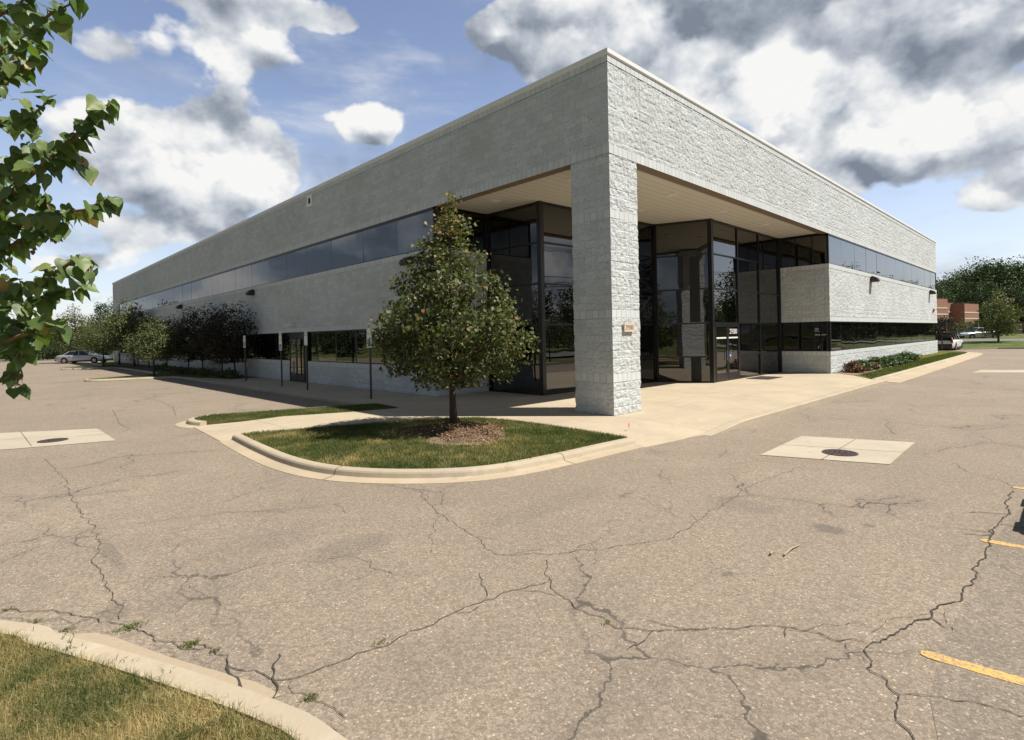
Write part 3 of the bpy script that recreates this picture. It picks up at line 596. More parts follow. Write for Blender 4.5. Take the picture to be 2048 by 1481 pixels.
# left far beds
bB = catmull([(-2.42, 28.5), (-2.8, 30.0), (-4.5, 30.9), (-6.2, 31.4), (-6.6, 32.1), (-6.2, 32.9), (-4.5, 33.5), (-2.9, 34.2), (-2.3, 36)], 4)
sweep('curb', bB[::-1], CURB, M['curb'])
bC = catmull([(-2.3, 48), (-2.7, 50.5), (-4.2, 52), (-5.6, 52.8), (-5.8, 53.8), (-5.0, 54.8), (-3, 55.8), (-2.3, 58)], 4)
sweep('curb', bC[::-1], CURB, M['curb']); sweep('curb', [(-2.3, 48), (-2.3, 36)], CURB, M['curb']); sweep('curb', [(-2.3, 68), (-2.3, 58)], CURB, M['curb'])
LB = [(-.0, 23.5), (-1.0, 24.5), (-2.2, 26.5)]+bB+bC+[(-2.3, 68), (0, 68)]
sheet('lawn', LB, .004, M['lawn'], thick=.2)
sheet('mulch_bed', [(-.02, 23.8), (-.9, 24.8), (-1.5, 27), (-1.7, 40), (-1.7, 66), (-.02, 66)], .010, M['mulch'])
# near planter at the photographer's feet
nc = [(-14.5, 1.4), (-12.6, -.3)]+[G(x/2.9257, 1180+y/2.9257, -.06)[:2] for x, y in ((0, 212), (250, 280), (600, 375), (900, 465), (1200, 562), (1600, 712), (1850, 850))]+[(-9.80, -6.2), (-9.75, -7.4), (-9.9, -9.5), (-10.4, -12)]
nc = catmull(nc, 5)
NW = .085
# planter lies on the right of this path direction? outward (road) is on the left -> sweep reversed
revsweep('curb', nc, [(-NW, -.3), (-NW, -.055), (NW*.75, -.055), (NW, -.068), (NW+.015, ROAD-.05)], M['curb'])
PLN = [(p[0], p[1]) for p in nc]
def offs(path, d):
    out = []
    for i, p in enumerate(path):
        a = Vector(path[max(i-1, 0)]); b = Vector(path[min(i+1, len(path)-1)]); t = (b-a).normalized(); out.append((p[0]+t.y*d, p[1]-t.x*d))
    return out
pin = offs(PLN, NW-.01)     # inner side
PLAN = pin+[(-17, -12), (-17, 1.4)]
sheet('lawn', PLAN, -.07, M['lawn_dry'], thick=.2)
# concrete pads with round drains
pr = [G(x, y, ROAD)[:2] for x, y in ((1603, 873), (1830, 886), (1780, 930), (1520, 911))]
sheet('concrete_pad', pr, ROAD+.008, M['pad'])
pl_ = [G(x, y, ROAD)[:2] for x, y in ((-120, 873), (195, 858), (232, 882), (0, 901), (-120, 905))]
sheet('concrete_pad', pl_, ROAD+.008, M['pad'])
pf = [G(x, y, ROAD)[:2] for x, y in ((1962, 741), (2055, 741), (2048, 746), (1944, 746))]
sheet('concrete_pad', pf, ROAD+.008, M['pad'])
def thinline(name, pts, w, z, mat, jit=.0, seed=0, kind='structure'):
    mb = MB(); P = [Vector(p) for p in pts]; v = []; f = []
    for i, p in enumerate(P):
        a = P[max(i-1, 0)]; b = P[min(i+1, len(P)-1)]; t = (b-a).normalized(); n = Vector((-t.y, t.x)); ww = w*(1+jit*mn.noise(Vector((i*.7, seed, 3))))
        if i in (0, len(P)-1) and jit: ww *= .2
        v += [(p.x+n.x*ww/2, p.y+n.y*ww/2, z), (p.x-n.x*ww/2, p.y-n.y*ww/2, z)]
    f = [(2*i+1, 2*i+3, 2*i+2, 2*i) for i in range(len(P)-1)]
    return v, f
jm = MB()
def mid(a, b): return ((a[0]+b[0])/2, (a[1]+b[1])/2)
for P4 in (pr, [pl_[0], pl_[1], pl_[2], pl_[4]]):
    for a, b in ((mid(P4[0], P4[1]), mid(P4[2], P4[3])), (mid(P4[1], P4[2]), mid(P4[3], P4[0]))):
        v, f = thinline('', [a, b], .012, ROAD+.0115, None); jm.add(v, f)
o = jm.build('pad_joints', M['soil']); o['kind'] = 'structure'
def drain(c, r, label):
    d = tag(empty('storm_drain', (c[0], c[1], ROAD+.009)), label, 'drain cover', 'round iron drain covers in concrete pads')
    mb = MB(); n = 48
    v = []; f = []
    for (rr, z) in ((r, 0), (r, .012), (r*.88, .012), (r*.88, .002)):
        v += [(rr*math.cos(2*math.pi*i/n), rr*math.sin(2*math.pi*i/n), z) for i in range(n)]
    for k in range(3): f += [(k*n+i, k*n+(i+1) % n, (k+1)*n+(i+1) % n, (k+1)*n+i) for i in range(n)]
    mb.add(v, f); mb.build('rim', M['iron'], d)
    g = MB(); g.cyl((0, 0, .0025), (0, 0, 1), r*.87, .002, 40, 1)
    for ring, cnt in ((.22, 5), (.5, 11), (.74, 17)):
        for i in range(cnt):
            a = 2*math.pi*i/cnt; w = r*.10; l = math.pi*r*ring/cnt*.72; cx, cy = r*ring*math.cos(a), r*ring*math.sin(a)
            g.obox((cx, cy, .0075), (math.cos(a)*w, math.sin(a)*w, 0), (-math.sin(a)*l, math.cos(a)*l, 0), (0, 0, .004))
    g.build('grate', [M['iron'], M['dark']], d); return d
cR = G(1680, 907.5, ROAD); cL = G(106, 882.5, ROAD)
drain(cR, .27, 'round iron drain cover in the square concrete pad at right'); drain(cL, .27, 'round iron drain cover in the concrete pad at the left edge')
# yellow bay lines
for i, (a, b) in enumerate((((-6.76, -7.20), (-6.30, -12.2)), ((-4.02, -7.24), (-3.6, -12.2)), ((-1.40, -7.30), (-1.0, -12.2)), ((1.25, -7.35), (1.6, -12.2)))):
    A_, B_ = Vector(a), Vector(b); L_ = (B_-A_).length; t_ = (B_-A_)/L_; n_ = Vector((-t_.y, t_.x)); v = []; K_ = int(L_/.02)
    for k_ in range(K_+1):
        p_ = A_+t_*(L_*k_/K_)
        for s_2 in (1, -1): e_ = .050*min(1, .45+k_*.25)+.007*mn.noise(Vector((k_*.45, s_2*9, i)))+.004*mn.noise(Vector((k_*1.7, s_2*5, i))); v.append((p_.x+n_.x*e_*s_2, p_.y+n_.y*e_*s_2, ROAD+.0052))
    f = [(2*k_+1, 2*k_+3, 2*k_+2, 2*k_) for k_ in range(K_)]; o = MB().add(v, f).build('parking_line', M['yellow']); o['kind'] = 'structure'
# cracks
CR = [([(1905, 927), (1938, 946), (1972, 954), (2016, 967), (2027, 977)], .012), ([(2023, 982), (2012, 1028), (1987, 1061), (1981, 1088), (1960, 1128), (1930, 1179), (1918, 1204), (1884, 1216), (1859, 1235), (1809, 1258), (1759, 1285), (1740, 1290)], .028),
 ([(1740, 1290), (1733, 1338), (1775, 1363), (1794, 1392), (1800, 1434), (1832, 1476), (1850, 1500)], .018), ([(1794, 1390), (1859, 1394), (1926, 1409), (1993, 1420), (2060, 1436)], .012),
 ([(1740, 1290), (1712, 1279), (1666, 1279), (1641, 1271), (1587, 1260), (1553, 1254), (1494, 1256), (1440, 1258), (1300, 1264), (1220, 1248), (1150, 1215), (1110, 1178), (1088, 1120)], .016),
 ([(1555, 1254), (1600, 1264), (1650, 1252), (1712, 1250), (1738, 1258)], .009), ([(1735, 1330), (1700, 1305), (1690, 1290), (1640, 1272)], .008), ([(1742, 1268), (1762, 1248), (1810, 1236), (1858, 1222)], .007),
 ([(838, 980), (850, 1000), (880, 1030), (930, 1060), (965, 1080), (972, 1100), (1000, 1112), (1080, 1108), (1200, 1100), (1350, 1075), (1480, 985), (1530, 960), (1612, 932)], .012),
 ([(90, 918), (130, 960), (145, 1000), (190, 1060), (200, 1100), (192, 1130), (230, 1200), (238, 1242)], .013), ([(190, 1060), (300, 1045), (420, 1030), (640, 1015), (720, 996)], .011), ([(190, 1060), (120, 1080), (60, 1100), (0, 1130)], .009),
 ([(-10, 1218), (60, 1222), (150, 1225), (200, 1245), (240, 1250), (290, 1262), (315, 1283), (370, 1290), (430, 1305), (460, 1330), (500, 1340), (550, 1362), (585, 1358), (640, 1342), (700, 1320), (840, 1262), (930, 1215), (1020, 1185), (1100, 1165)], .016),
 ([(455, 1325), (470, 1360), (480, 1375), (560, 1420), (640, 1460), (720, 1500)], .034), ([(0, 1236), (50, 1240), (75, 1245), (115, 1238), (150, 1250)], .010), ([(585, 1358), (592, 1385), (640, 1410), (700, 1440)], .010),
 ([(290, 795), (320, 803), (345, 815), (352, 832)], .02), ([(225, 820), (240, 850), (260, 858), (235, 870)], .018), ([(1310, 1010), (1345, 1022), (1335, 1000), (1290, 990)], .008), ([(880, 1030), (860, 1075), (862, 1110)], .007),
 ([(445, 1008), (500, 985), (580, 965)], .012), ([(600, 1010), (615, 985), (640, 975)], .008), ([(1884, 1216), (1900, 1250), (1905, 1265)], .008), ([(1190, 1130), (1185, 1085), (1230, 1060)], .006), ([(1960, 872), (1990, 885), (2048, 892)], .012),
 ([(1840, 1055), (1900, 1056), (1985, 1067)], .009), ([(1790, 870), (1770, 850), (1785, 845), (1760, 836)], .02), ([(-10, 1030), (20, 1035), (60, 1020)], .01), ([(380, 1170), (470, 1230), (620, 1190), (740, 1150)], .006)]
ck = MB()
for ci_, (pts, w) in enumerate(CR):
    P = [Vector(G(x, y, ROAD)[:2]) for x, y in pts]; out = []
    for i in range(len(P)-1):
        L = (P[i+1]-P[i]).length; k = max(2, int(L/.035)); t = (P[i+1]-P[i]).normalized(); n = Vector((-t.y, t.x))
        for j in range(k):
            q = P[i].lerp(P[i+1], j/k); a = mn.fractal(Vector((q.x*4, q.y*4, ci_)), .7, 2, 4)*.05; out.append(q+n*a*min(1, j/2 if i == 0 else 1))
    out.append(P[-1]); v, f = thinline('', out, w*.40, ROAD+.0075, None, jit=1.1, seed=ci_); ck.add(v, f)
    # side branches
    rr = random.Random(ci_)
    for b in range(int(len(out)/28)):
        i = rr.randrange(len(out)-1); d = (out[i+1]-out[i]).normalized(); a = rr.choice((-1, 1))*rr.uniform(.5, 1.2); d = Vector((d.x*math.cos(a)-d.y*math.sin(a), d.x*math.sin(a)+d.y*math.cos(a))); q = out[i].copy(); br = [q.copy()]
        for s in range(rr.randint(4, 14)): a = rr.uniform(-.5, .5); d = Vector((d.x*math.cos(a)-d.y*math.sin(a), d.x*math.sin(a)+d.y*math.cos(a))); q = q+d*.04; br.append(q.copy())
        v, f = thinline('', br, w*.35, ROAD+.0072, None, jit=.8, seed=b+50); ck.add(v, f)
o = ck.build('road_cracks', simple('crack_dark', (.050, .043, .036), .95)); o['kind'] = 'structure'
# joints across the near curb and the island curb
jc = MB()
for k_ in (20, 42):
    p_ = Vector(icurb[k_]); t_ = (Vector(icurb[k_+1])-Vector(icurb[k_-1])).normalized(); n_ = Vector((t_.y, -t_.x)); pr2 = CURB[1:]+GUT[1:3]
    v_ = []
    for (o_, z_) in pr2: c_ = p_+n_*o_; v_ += [(c_.x-t_.x*.007, c_.y-t_.y*.007, z_+.003), (c_.x+t_.x*.007, c_.y+t_.y*.007, z_+.003)]
    jc.add(v_, [(2*i, 2*i+1, 2*i+3, 2*i+2) for i in range(len(pr2)-1)])
o = jc.build('curb_joints', M['soil']); o['kind'] = 'structure'
def jointline(p, q, z, w=.012):
    v, f = thinline('', [p, q], w, z, None); return v, f
# far road and lawns on the right, slightly raised
mb = MB(); mb.add([(58.9, -2.5, ROAD+.01), (56.4, .3, ROAD+.01), (56.3, 40, ROAD+.01), (70, 40, .42), (70, -6, .42), (60.6, -15, ROAD+.01), (75, -15, .42)], [(0, 4, 3, 2, 1), (0, 5, 6, 4)])
o = mb.build('lawn', M['lawn_far']); o['kind'] = 'structure'
o = MB().add([(70, -20, .43), (70, 50, .43), (78, 50, .55), (78, -20, .55)], [(0, 3, 2, 1)]).build('road', M['road']); o['kind'] = 'structure'
o = MB().add([(78, -20, .555), (78, 60, .555), (420, 100, 1.6), (420, -60, 1.6)], [(0, 3, 2, 1)]).build('lawn', M['lawn_far']); o['kind'] = 'structure'
sweep('curb', [(56.3, 40), (56.35, .3), (58.9, -2.55), (60.7, -15)], [(-.12, -.3), (-.12, .02), (.0, .02), (.03, -.12)][::1], M['curb'])
# beyond the left lot
sheet('road', [(-60, 92), (60, 92), (60, 99), (-60, 99)], -.1, M['road'])
# south side: verge, street (seen in the glass)
sheet('street', [(-200, -34), (300, -34), (300, -25), (-200, -25)], -.2, M['road'])
# ------------------------------------------------------------------ leaves (numpy)
def leaf_arrays(C, Nn, S, rng, kind='kite', droop=0.):
    n = len(C); Nn = Nn/np.maximum(1e-6, np.linalg.norm(Nn, axis=1, keepdims=True))
    A = rng.normal(size=(n, 3)); A[:, 2] -= droop; A -= (A*Nn).sum(1, keepdims=True)*Nn; A /= np.maximum(1e-6, np.linalg.norm(A, axis=1, keepdims=True)); B = np.cross(Nn, A)
    if kind == 'kite': pat = [(-.5, 0, 0), (-.05, .36, .10), (.5, 0, 0), (-.05, -.36, .10)]; faces = [(0, 2, 1), (0, 3, 2)]
    elif kind == 'heart': pat = [(-.42, 0, .0), (-.46, .22, .05), (-.1, .46, .12), (.55, 0, -.05), (-.1, -.46, .12), (-.46, -.22, .05)]; faces = [(0, 3, 2, 1), (0, 5, 4, 3)]
    elif kind == 'blade': pat = [(0, .5, 0), (0, -.5, 0), (1, 0, 0)]; faces = [(0, 1, 2)]
    k = len(pat); V = np.empty((n, k, 3))
    for i, (a, b, c) in enumerate(pat): V[:, i] = C+S[:, None]*(A*a+B*b+Nn*c)
    return V.reshape(-1, 3), k, faces
def mesh_np(name, V, k, faces, n, tint):
    me = bpy.data.meshes.new(name); nf = len(faces); me.vertices.add(len(V)); me.vertices.foreach_set('co', V.astype(np.float32).ravel())
    ls = []; tot = []
    for f in faces: ls += list(f); tot.append(len(f))
    base = (np.arange(n)*k)[:, None]; li = (base+np.array(ls)[None]).ravel(); me.loops.add(len(li)); me.loops.foreach_set('vertex_index', li.astype(np.int32))
    tot = np.tile(np.array(tot), n); st = np.concatenate([[0], np.cumsum(tot)[:-1]]); me.polygons.add(n*nf); me.polygons.foreach_set('loop_start', st.astype(np.int32)); me.polygons.foreach_set('loop_total', tot.astype(np.int32))
    me.update(calc_edges=True); at = me.attributes.new('tint', 'FLOAT', 'POINT'); at.data.foreach_set('value', np.repeat(tint, k).astype(np.float32)); return me
def interp(z, prof): return np.interp(z, [p[0] for p in prof], [p[1] for p in prof])
def crown(name, prof, n, size, seed, nclump=160, sig=.16, mat=None, parent=None, kind='kite', tintfn=None, shell=.45, droop=.3, ax=(1, 1), up=.35, lb=1.):
    rng = np.random.default_rng(seed); z0, z1 = prof[0][0], prof[-1][0]; zs = np.linspace(z0, z1, 60); w = interp(zs, prof)+.02; w = w**1.4; w /= w.sum()
    cz = rng.choice(zs, nclump, p=w)+rng.normal(size=nclump)*.02*(z1-z0); th = rng.uniform(0, 2*np.pi, nclump); fr = rng.uniform(0, 1, nclump)**shell
    ph = rng.uniform(0, 6.28, 3); lob = 1+lb*(.13*np.sin(3*th+ph[0]+cz*2)+.11*np.sin(5*th+ph[1]-cz*3)+rng.normal(size=nclump)*.05)
    R = interp(np.clip(cz, z0, z1), prof)*fr*lob; CC = np.stack([R*np.cos(th)*ax[0], R*np.sin(th)*ax[1], cz], 1)
    rmax = max(p[1] for p in prof); cs = sig*rmax*rng.uniform(.5, 1.35, nclump); ct = rng.uniform(-.17, .17, nclump)
    pw = cs**2; pw /= pw.sum(); ci = rng.choice(nclump, n, p=pw); off = np.clip(rng.normal(size=(n, 3)), -1.7, 1.7)*cs[ci][:, None]*np.array([1, 1, .75]); C = CC[ci]+off
    C[:, 2] = np.maximum(C[:, 2], z0-.02*(z1-z0)); ctr = np.array([0, 0, z0+(z1-z0)*.4]); out = C-ctr; out /= np.linalg.norm(out, axis=1, keepdims=True)+1e-6
    Nn = out*.6+rng.normal(size=(n, 3))*.75+np.array([0, 0, up]); S = size*rng.uniform(.65, 1.3, n)
    t = .38+ct[ci]+rng.normal(size=n)*.12
    if tintfn: t = tintfn(C, t, rng)
    V, k, fc = leaf_arrays(C, Nn, S, rng, kind, droop); me = mesh_np(name, V, k, fc, n, np.clip(t, 0, 1)); return link(name, me, mat, parent), CC
def trunk(name, h, r0, r1, CC, parent, mat, nl=40, z_split=1.2, lean=(0, 0), seed=0, limb=.3):
    mb = MB(); rr = random.Random(seed); pts = []
    for i in range(9): t = i/8; pts.append((lean[0]*t+.03*math.sin(3*t+seed), lean[1]*t+.02*math.cos(4*t), h*t))
    pts[0] = (0, 0, -.06); mb.tube(pts, [r0*1.25 if i == 0 else r0+(r1-r0)*i/8 for i in range(9)], 10)
    idx = list(range(len(CC))); rr.shuffle(idx)
    for i in idx[:nl]:
        c = Vector(CC[i]); zt = max(z_split, min(h*.93, c.z-limb*math.hypot(c.x, c.y)-.05)); t = zt/h; s = Vector((lean[0]*t, lean[1]*t, zt)); r = (r0+(r1-r0)*t)*.5
        m_ = s.lerp(c, .5)+Vector((rr.uniform(-.05, .05), rr.uniform(-.05, .05), .06*(c-s).length)); mb.tube([s, m_, c], [r, r*.55, r*.15], 5, False)
    return mb.build(name, mat, parent, smooth=True)
# main linden on the island
def lin_t(C, t, rng):
    z = C[:, 2]; t = t+.10*(z-2.2)/2.6+.16*np.clip(z-3.5, 0, 1)*rng.uniform(size=len(C))+.10*(rng.uniform(size=len(C)) > .9); b = rng.uniform(size=len(C)) > (.955-.03*(z > 3.8)); t[b] = rng.uniform(.88, 1., b.sum()); c_ = (np.hypot(C[:, 0]+.1, C[:, 1]+.5) < .35) & (np.abs(C[:, 2]-2.55) < .28); c_ |= (z > 4.2) & (C[:, 0] < -.05) & (rng.uniform(size=len(C)) < .5); t[c_] = rng.uniform(.85, 1, c_.sum()); return t
LIN = [(1.0, .60), (1.15, 1.15), (1.45, 1.42), (1.9, 1.60), (2.35, 1.62), (2.8, 1.40), (3.25, 1.06), (3.7, .80), (4.15, .52), (4.65, .30), (5.1, .03)]
tr = tag(empty('linden_tree', (TREE[0], TREE[1], -.0)), 'leafy linden with pointed crown on the front grass island before the corner column', 'tree')
_, CC = crown('crown', LIN, 15500, .080, 11, 280, .088, M['leaf'], tr, 'heart', lin_t, .42, .9, lb=.5)
trunk('trunk', 4.3, .085, .02, CC, tr, M['bark'], 90, 1.05, (.0, .0), 3, .5)
# ------------------------------------------------------------------ other trees
def tree(kind_mesh, loc, scale=1., rz=0., label=None, cat='tree', group=None, name=None, first=[None]):
    o = kind_mesh if kind_mesh.get('_used') is None else copy_tree(kind_mesh); kind_mesh['_used'] = 1
    o.location = loc; o.scale = (scale, scale, scale) if not hasattr(scale, '__len__') else scale; o.rotation_euler = (0, 0, rz); tag(o, label, cat, group); return o
def proto(name, prof, n, size, seed, mat, bark, h, r0, nclump=120, sig=.16, kind='kite', tintfn=None, shell=.45, zs=1.2, nl=30, up=.35):
    r = empty(name); _, CC = crown('crown', prof, n, size, seed, nclump, sig, mat, r, kind, tintfn, shell, .3, up=up); trunk('trunk', h, r0, r0*.25, CC, r, bark, nl, zs, seed=seed); return r
PLUM = proto('purple_leaf_tree', [(1.15, .9), (1.7, 1.7), (2.5, 2.05), (3.4, 2.0), (4.1, 1.5), (4.55, .7)], 5200, .13, 21, M['plum'], M['bark'], 3.9, .07, 130, .15, zs=.9, nl=40)
PLUM2 = proto('purple_leaf_tree', [(1.0, .8), (1.6, 1.6), (2.4, 1.9), (3.3, 1.9), (3.9, 1.3), (4.3, .4)], 4800, .13, 22, M['plum'], M['bark'], 3.7, .07, 110, .16, zs=.9, nl=40)
SML = proto('round_crown_tree', [(1.0, 1.0), (1.3, 1.75), (1.9, 2.0), (2.5, 1.65), (3.0, 1.0), (3.35, .3)], 5200, .12, 23, M['leaf'], M['bark'], 3.0, .07, 130, .15, zs=.95, nl=40)
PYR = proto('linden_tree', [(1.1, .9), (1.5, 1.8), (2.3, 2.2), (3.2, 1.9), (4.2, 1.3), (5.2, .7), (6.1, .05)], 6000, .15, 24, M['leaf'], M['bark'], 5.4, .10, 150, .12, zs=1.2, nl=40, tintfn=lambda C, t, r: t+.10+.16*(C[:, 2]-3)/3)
BIG = proto('tall_tree', [(1.0, 3.0), (3, 5.0), (6, 6.2), (9, 6.0), (12, 4.6), (14, 2.6), (15.5, .6)], 9000, .42, 25, M['wood'], M['bark2'], 13, .28, 120, .14, zs=3, nl=30, shell=.38)
BIG2 = proto('tall_tree', [(.5, 3.4), (2, 5.2), (5, 6.0), (8, 5.2), (11, 4.2), (13.0, 3.4), (14.3, .8)], 9000, .42, 26, M['wood'], M['bark2'], 12, .28, 90, .17, zs=2, nl=30, shell=.38)
TNY = proto('small_tree', [(1.25, .7), (1.5, 1.25), (2.0, 1.45), (2.5, 1.0), (2.85, .3)], 3000, .12, 28, M['plum'], M['bark'], 2.5, .06, 80, .16, zs=1.0, nl=30)
SML2 = proto('round_crown_tree', [(1.75, 1.0), (2.0, 1.8), (2.6, 2.0), (3.2, 1.5), (3.7, .7)], 4500, .13, 29, M['leaf'], M['bark'], 3.2, .07, 120, .15, zs=1.5, nl=40)
def atx(px, x):  # point on plane x=const under photo column px
    d = ray(px, 690); t = (x-CAM[0])/d[0]; p = CAM+t*d; return (float(p[0]), float(p[1]), 0.)
rows = [(466, 0, 1.0, 'nearest tree of the purple row, beside the bright parking signs'), (447, 1, .98, 'purple leaved tree, second in the row along the shaded wall'), (402, 0, 1.05, 'purple leaved tree, third from the signs along the shaded wall'),
        (380, 1, 1.0, 'thin trunked purple tree partly behind the round green tree'), (331, 0, .98, 'purple tree hidden mostly behind the round green tree'), (300, 1, 1.02, 'purple tree past the round green tree at the wall'), (274, 0, 1.05, 'far purple tree near the end of the shaded wall')]
YY = [atx(px_, -1.1)[1] for px_ in (466, 447, 402, 380, 331, 300, 274)]
for (px, kd, s, lb), yy in zip(rows, YY):
    tree(PLUM if kd == 0 else PLUM2, (-1.05 if kd == 0 else -1.2, yy, 0), (s*.70, s*.70, s*.84), px*.7, lb, group='purple leaved trees along the shaded wall')
tree(SML, (-3.3, 32.2, 0), (.86, .86, 1.0), 1.0, 'round crowned green tree on the curbed grass finger before the purple trees', group='round crowned trees in the parking islands')
tree(SML2, (-2.9, 54.6, 0), (1.0, 1.0, 1.0), 2.4, 'darker round crowned tree on the far grass finger beside the silver car', group='round crowned trees in the parking islands')
tree(SML, (-1.2, 58, 0), (1.3, 1.3, 1.5), 4, 'taller green tree at the far end of the wall rising above the ribbon window')
tree(SML, (-1.3, 50, 0), (1.25, 1.25, 1.62), 5, 'tallest green tree crown against the far end of the shaded wall')
def dep(px, d, z=0.): p = CAM+d*(_f+_r*(px-1024)/F); return (float(p[0]), float(p[1]), z)
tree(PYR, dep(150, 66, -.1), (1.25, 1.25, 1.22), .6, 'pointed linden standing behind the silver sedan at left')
for i, (px, d, s, lb) in enumerate([(60, 80, .42, 'bushy tree behind the near branch, far left'), (95, 84, .40, 'bushy tree left of the pointed linden'), (118, 90, .36, 'low tree directly left of the pointed linden'), (205, 82, .40, 'bushy tree below the tan building right of the pointed linden'),
                                    (182, 96, .40, 'bushy tree between the pointed linden and the tan building'), (20, 88, .5, 'bushy tree farthest left behind the branch leaves')]):
    tree(BIG if i % 2 else BIG2, dep(px, d, -.3), (s*1.1, s*1.1, s*.95), i*1.7, lb, group='bushy trees beyond the left parking lot')
tree(BIG, dep(216, 128, -.3), (.55, .55, .86), 3, 'distant tree top showing above the tan building roof')
# right side
tree(PYR, dep(1996, 60, .0), (1.04, 1.04, 1.06), 2.2, 'pointed linden on the sunlit lawn by the side road at right')
tree(TNY, dep(1884, 50, -.05), 1.0, .3, 'small dark tree in front of the white car behind the building end')
WD = [(1872, 118, .70), (1893, 128, .84), (1915, 138, .95), (1936, 132, .97), (1958, 140, 1.12), (1980, 132, 1.10), (2003, 142, 1.15), (2025, 130, 1.08), (2048, 140, 1.12), (2075, 128, 1.05), (1947, 160, 1.2), (2012, 165, 1.3), (1888, 160, .98), (1966, 112, .72), (1990, 108, .62), (2020, 106, .60), (2045, 104, .55)]
wl = ['leftmost tree of the wood, tight to the building end', 'leafy tree of the wood behind the brick building left part', 'tree of the wood behind the notch of the brick building', 'tree of the wood rising above the brick corner', 'tall wood tree above the right end of the brick building',
      'tallest middle tree of the wood behind the pointed linden', 'broad tree of the wood right of the linden tip', 'tree of the wood near the right photo edge', 'rightmost full tree of the wood at the photo edge', 'wood tree cut by the right photo edge', 'rear tree of the wood showing over the brick building',
      'rear tree of the wood making the highest crown line', 'rear tree of the wood beside the building end', 'low front tree of the wood by the brick building end', 'low front tree of the wood behind the pointed linden crown', 'low front tree of the wood right of the linden', 'low front tree of the wood above the fence']
for i, ((px, d, s), lb) in enumerate(zip(WD, wl)):
    tree(BIG if i % 2 else BIG2, dep(px, d, .3), (s*1.0, s*1.0, s*1.10), i*2.1, lb, group='trees of the wood on the right')
# reflected surroundings (behind the photographer)
for i in range(11):
    tree(BIG if i % 2 else BIG2, (-30-rnd.uniform(0, 8), 4+i*8.5, -.3), rnd.uniform(.45, .62), i*1.3, 'leafy tree on the far side of the lot, seen mirrored in the dark windows', group='trees mirrored in the windows')
for i in range(20):
    x = -20+i*9; tree(BIG if i % 2 else BIG2, (x+rnd.uniform(-2, 2), -42-rnd.uniform(0, 10), -.3), rnd.uniform(.55, .95), i*1.9, 'leafy tree across the street, seen mirrored in the dark windows', group='trees mirrored in the windows')
for i in range(7):
    tree(PYR if i % 2 else SML, (6+i*8.5, -17.5-rnd.uniform(0, 2), -.25), rnd.uniform(.8, 1.2), i*1.1, 'small lawn tree behind the photographer, seen mirrored in the glass', group='lawn trees mirrored in the windows')
for i in range(16):
    x = 66+i*7.5; tree(BIG if i % 2 else BIG2, (x, -15.5-rnd.uniform(0, 10), .2), rnd.uniform(.5, .8), i*2.3, 'leafy tree beyond the drive, seen mirrored in the low ribbon window', group='trees mirrored in the low ribbon window')
# power line on the far side of the street
for i in range(5):
    r = tag(empty('utility_pole', (-45+i*42, -23.5, -.2)), 'wooden utility pole with two crossarms, seen mirrored in the windows', 'pole', 'utility poles mirrored in the windows')
    MB().tube([(0, 0, 0), (0, 0, 12.5)], [.16, .11], 10).build('post', M['pole'], r)
    MB().box(-.08, .08, -1.3, 1.3, 11.7, 11.85).box(-.08, .08, -1.1, 1.1, 10.8, 10.92).build('crossarm', M['pole'], r)
    ins = MB(); [ins.cyl((0, y, 11.95), (0, 0, 1), .06, .2, 8) for y in (-1.2, -.5, .5, 1.2)]; ins.build('insulators', M['lamp'], r)
for y, z in ((-1.2, 12.0), (-.5, 12.0), (.5, 12.0), (1.2, 12.0), (0, 9.2), (.2, 8.6), (-.1, 8.2)):
    w = MB()
    for i in range(4):
        pts = [(-45+42*(i+t/10), -23.5+y, -.2+z-1.1*(1-((t-5)/5)**2)) for t in range(11)]; w.tube(pts, .022 if z > 10 else .035, 4, False)
    tag(w.build('power_line', M['wire']), 'overhead power line strung between poles, seen mirrored in the windows', 'wire', 'power lines mirrored in the windows')
# ------------------------------------------------------------------ bushes
def bush(loc, r, h, mat, seed, label, n=3000, size=.075, name='low_bush', grp='low bushes along the foot of the sunlit wall'):
    root = tag(empty(name, loc), label, 'bush', grp); crown('foliage', [(.0, r*.75), (h*.35, r), (h*.75, r*.8), (h, r*.2)], n, size, seed, 60, .16, mat, root, 'kite', None, .45, 0.)
    mb = MB(); rr = random.Random(seed)
    for i in range(6): a = rr.uniform(0, 6.28); mb.tube([(0, 0, 0), (r*.5*math.cos(a), r*.5*math.sin(a), h*.6)], [.012, .005], 5, False)
    mb.build('stems', M['twig'], root)
BS = [(18.3, .50, .60, 'rust', 'rusty brown dying bush, first of the low bushes by the wall corner'), (19.6, .55, .62, 'hedge', 'green bush beside the rusty one, second in the low row'), (20.9, .45, .5, 'rust', 'brownish thin bush, third in the low row'),
      (21.9, .50, .60, 'hedge', 'dull green bush, fourth in the low row'), (23.0, .55, .70, 'hedge', 'brighter green bush, fifth in the low row'), (24.3, .50, .65, 'hedge', 'green bush, sixth of the low row, mid wall'), (25.5, .5, .68, 'hedge', 'green bush, seventh of the low row'),
      (26.8, .52, .62, 'hedge', 'green bush, eighth of the low row'), (28.2, .5, .62, 'hedge', 'yellowish green bush, ninth of the low row'), (29.9, .62, .78, 'hedge', 'larger round bush at the far end of the low row')]
for i, (x, r, h, m_, lb) in enumerate(BS): bush((x, -.62, -.01), r*.92, h*.72, M[m_], 60+i, lb)
bush(dep(1932, 82, .5), 2.0, 2.3, M['hedge'], 90, 'round clipped green bush before the brick building', 2500, .16, 'round_bush', None)
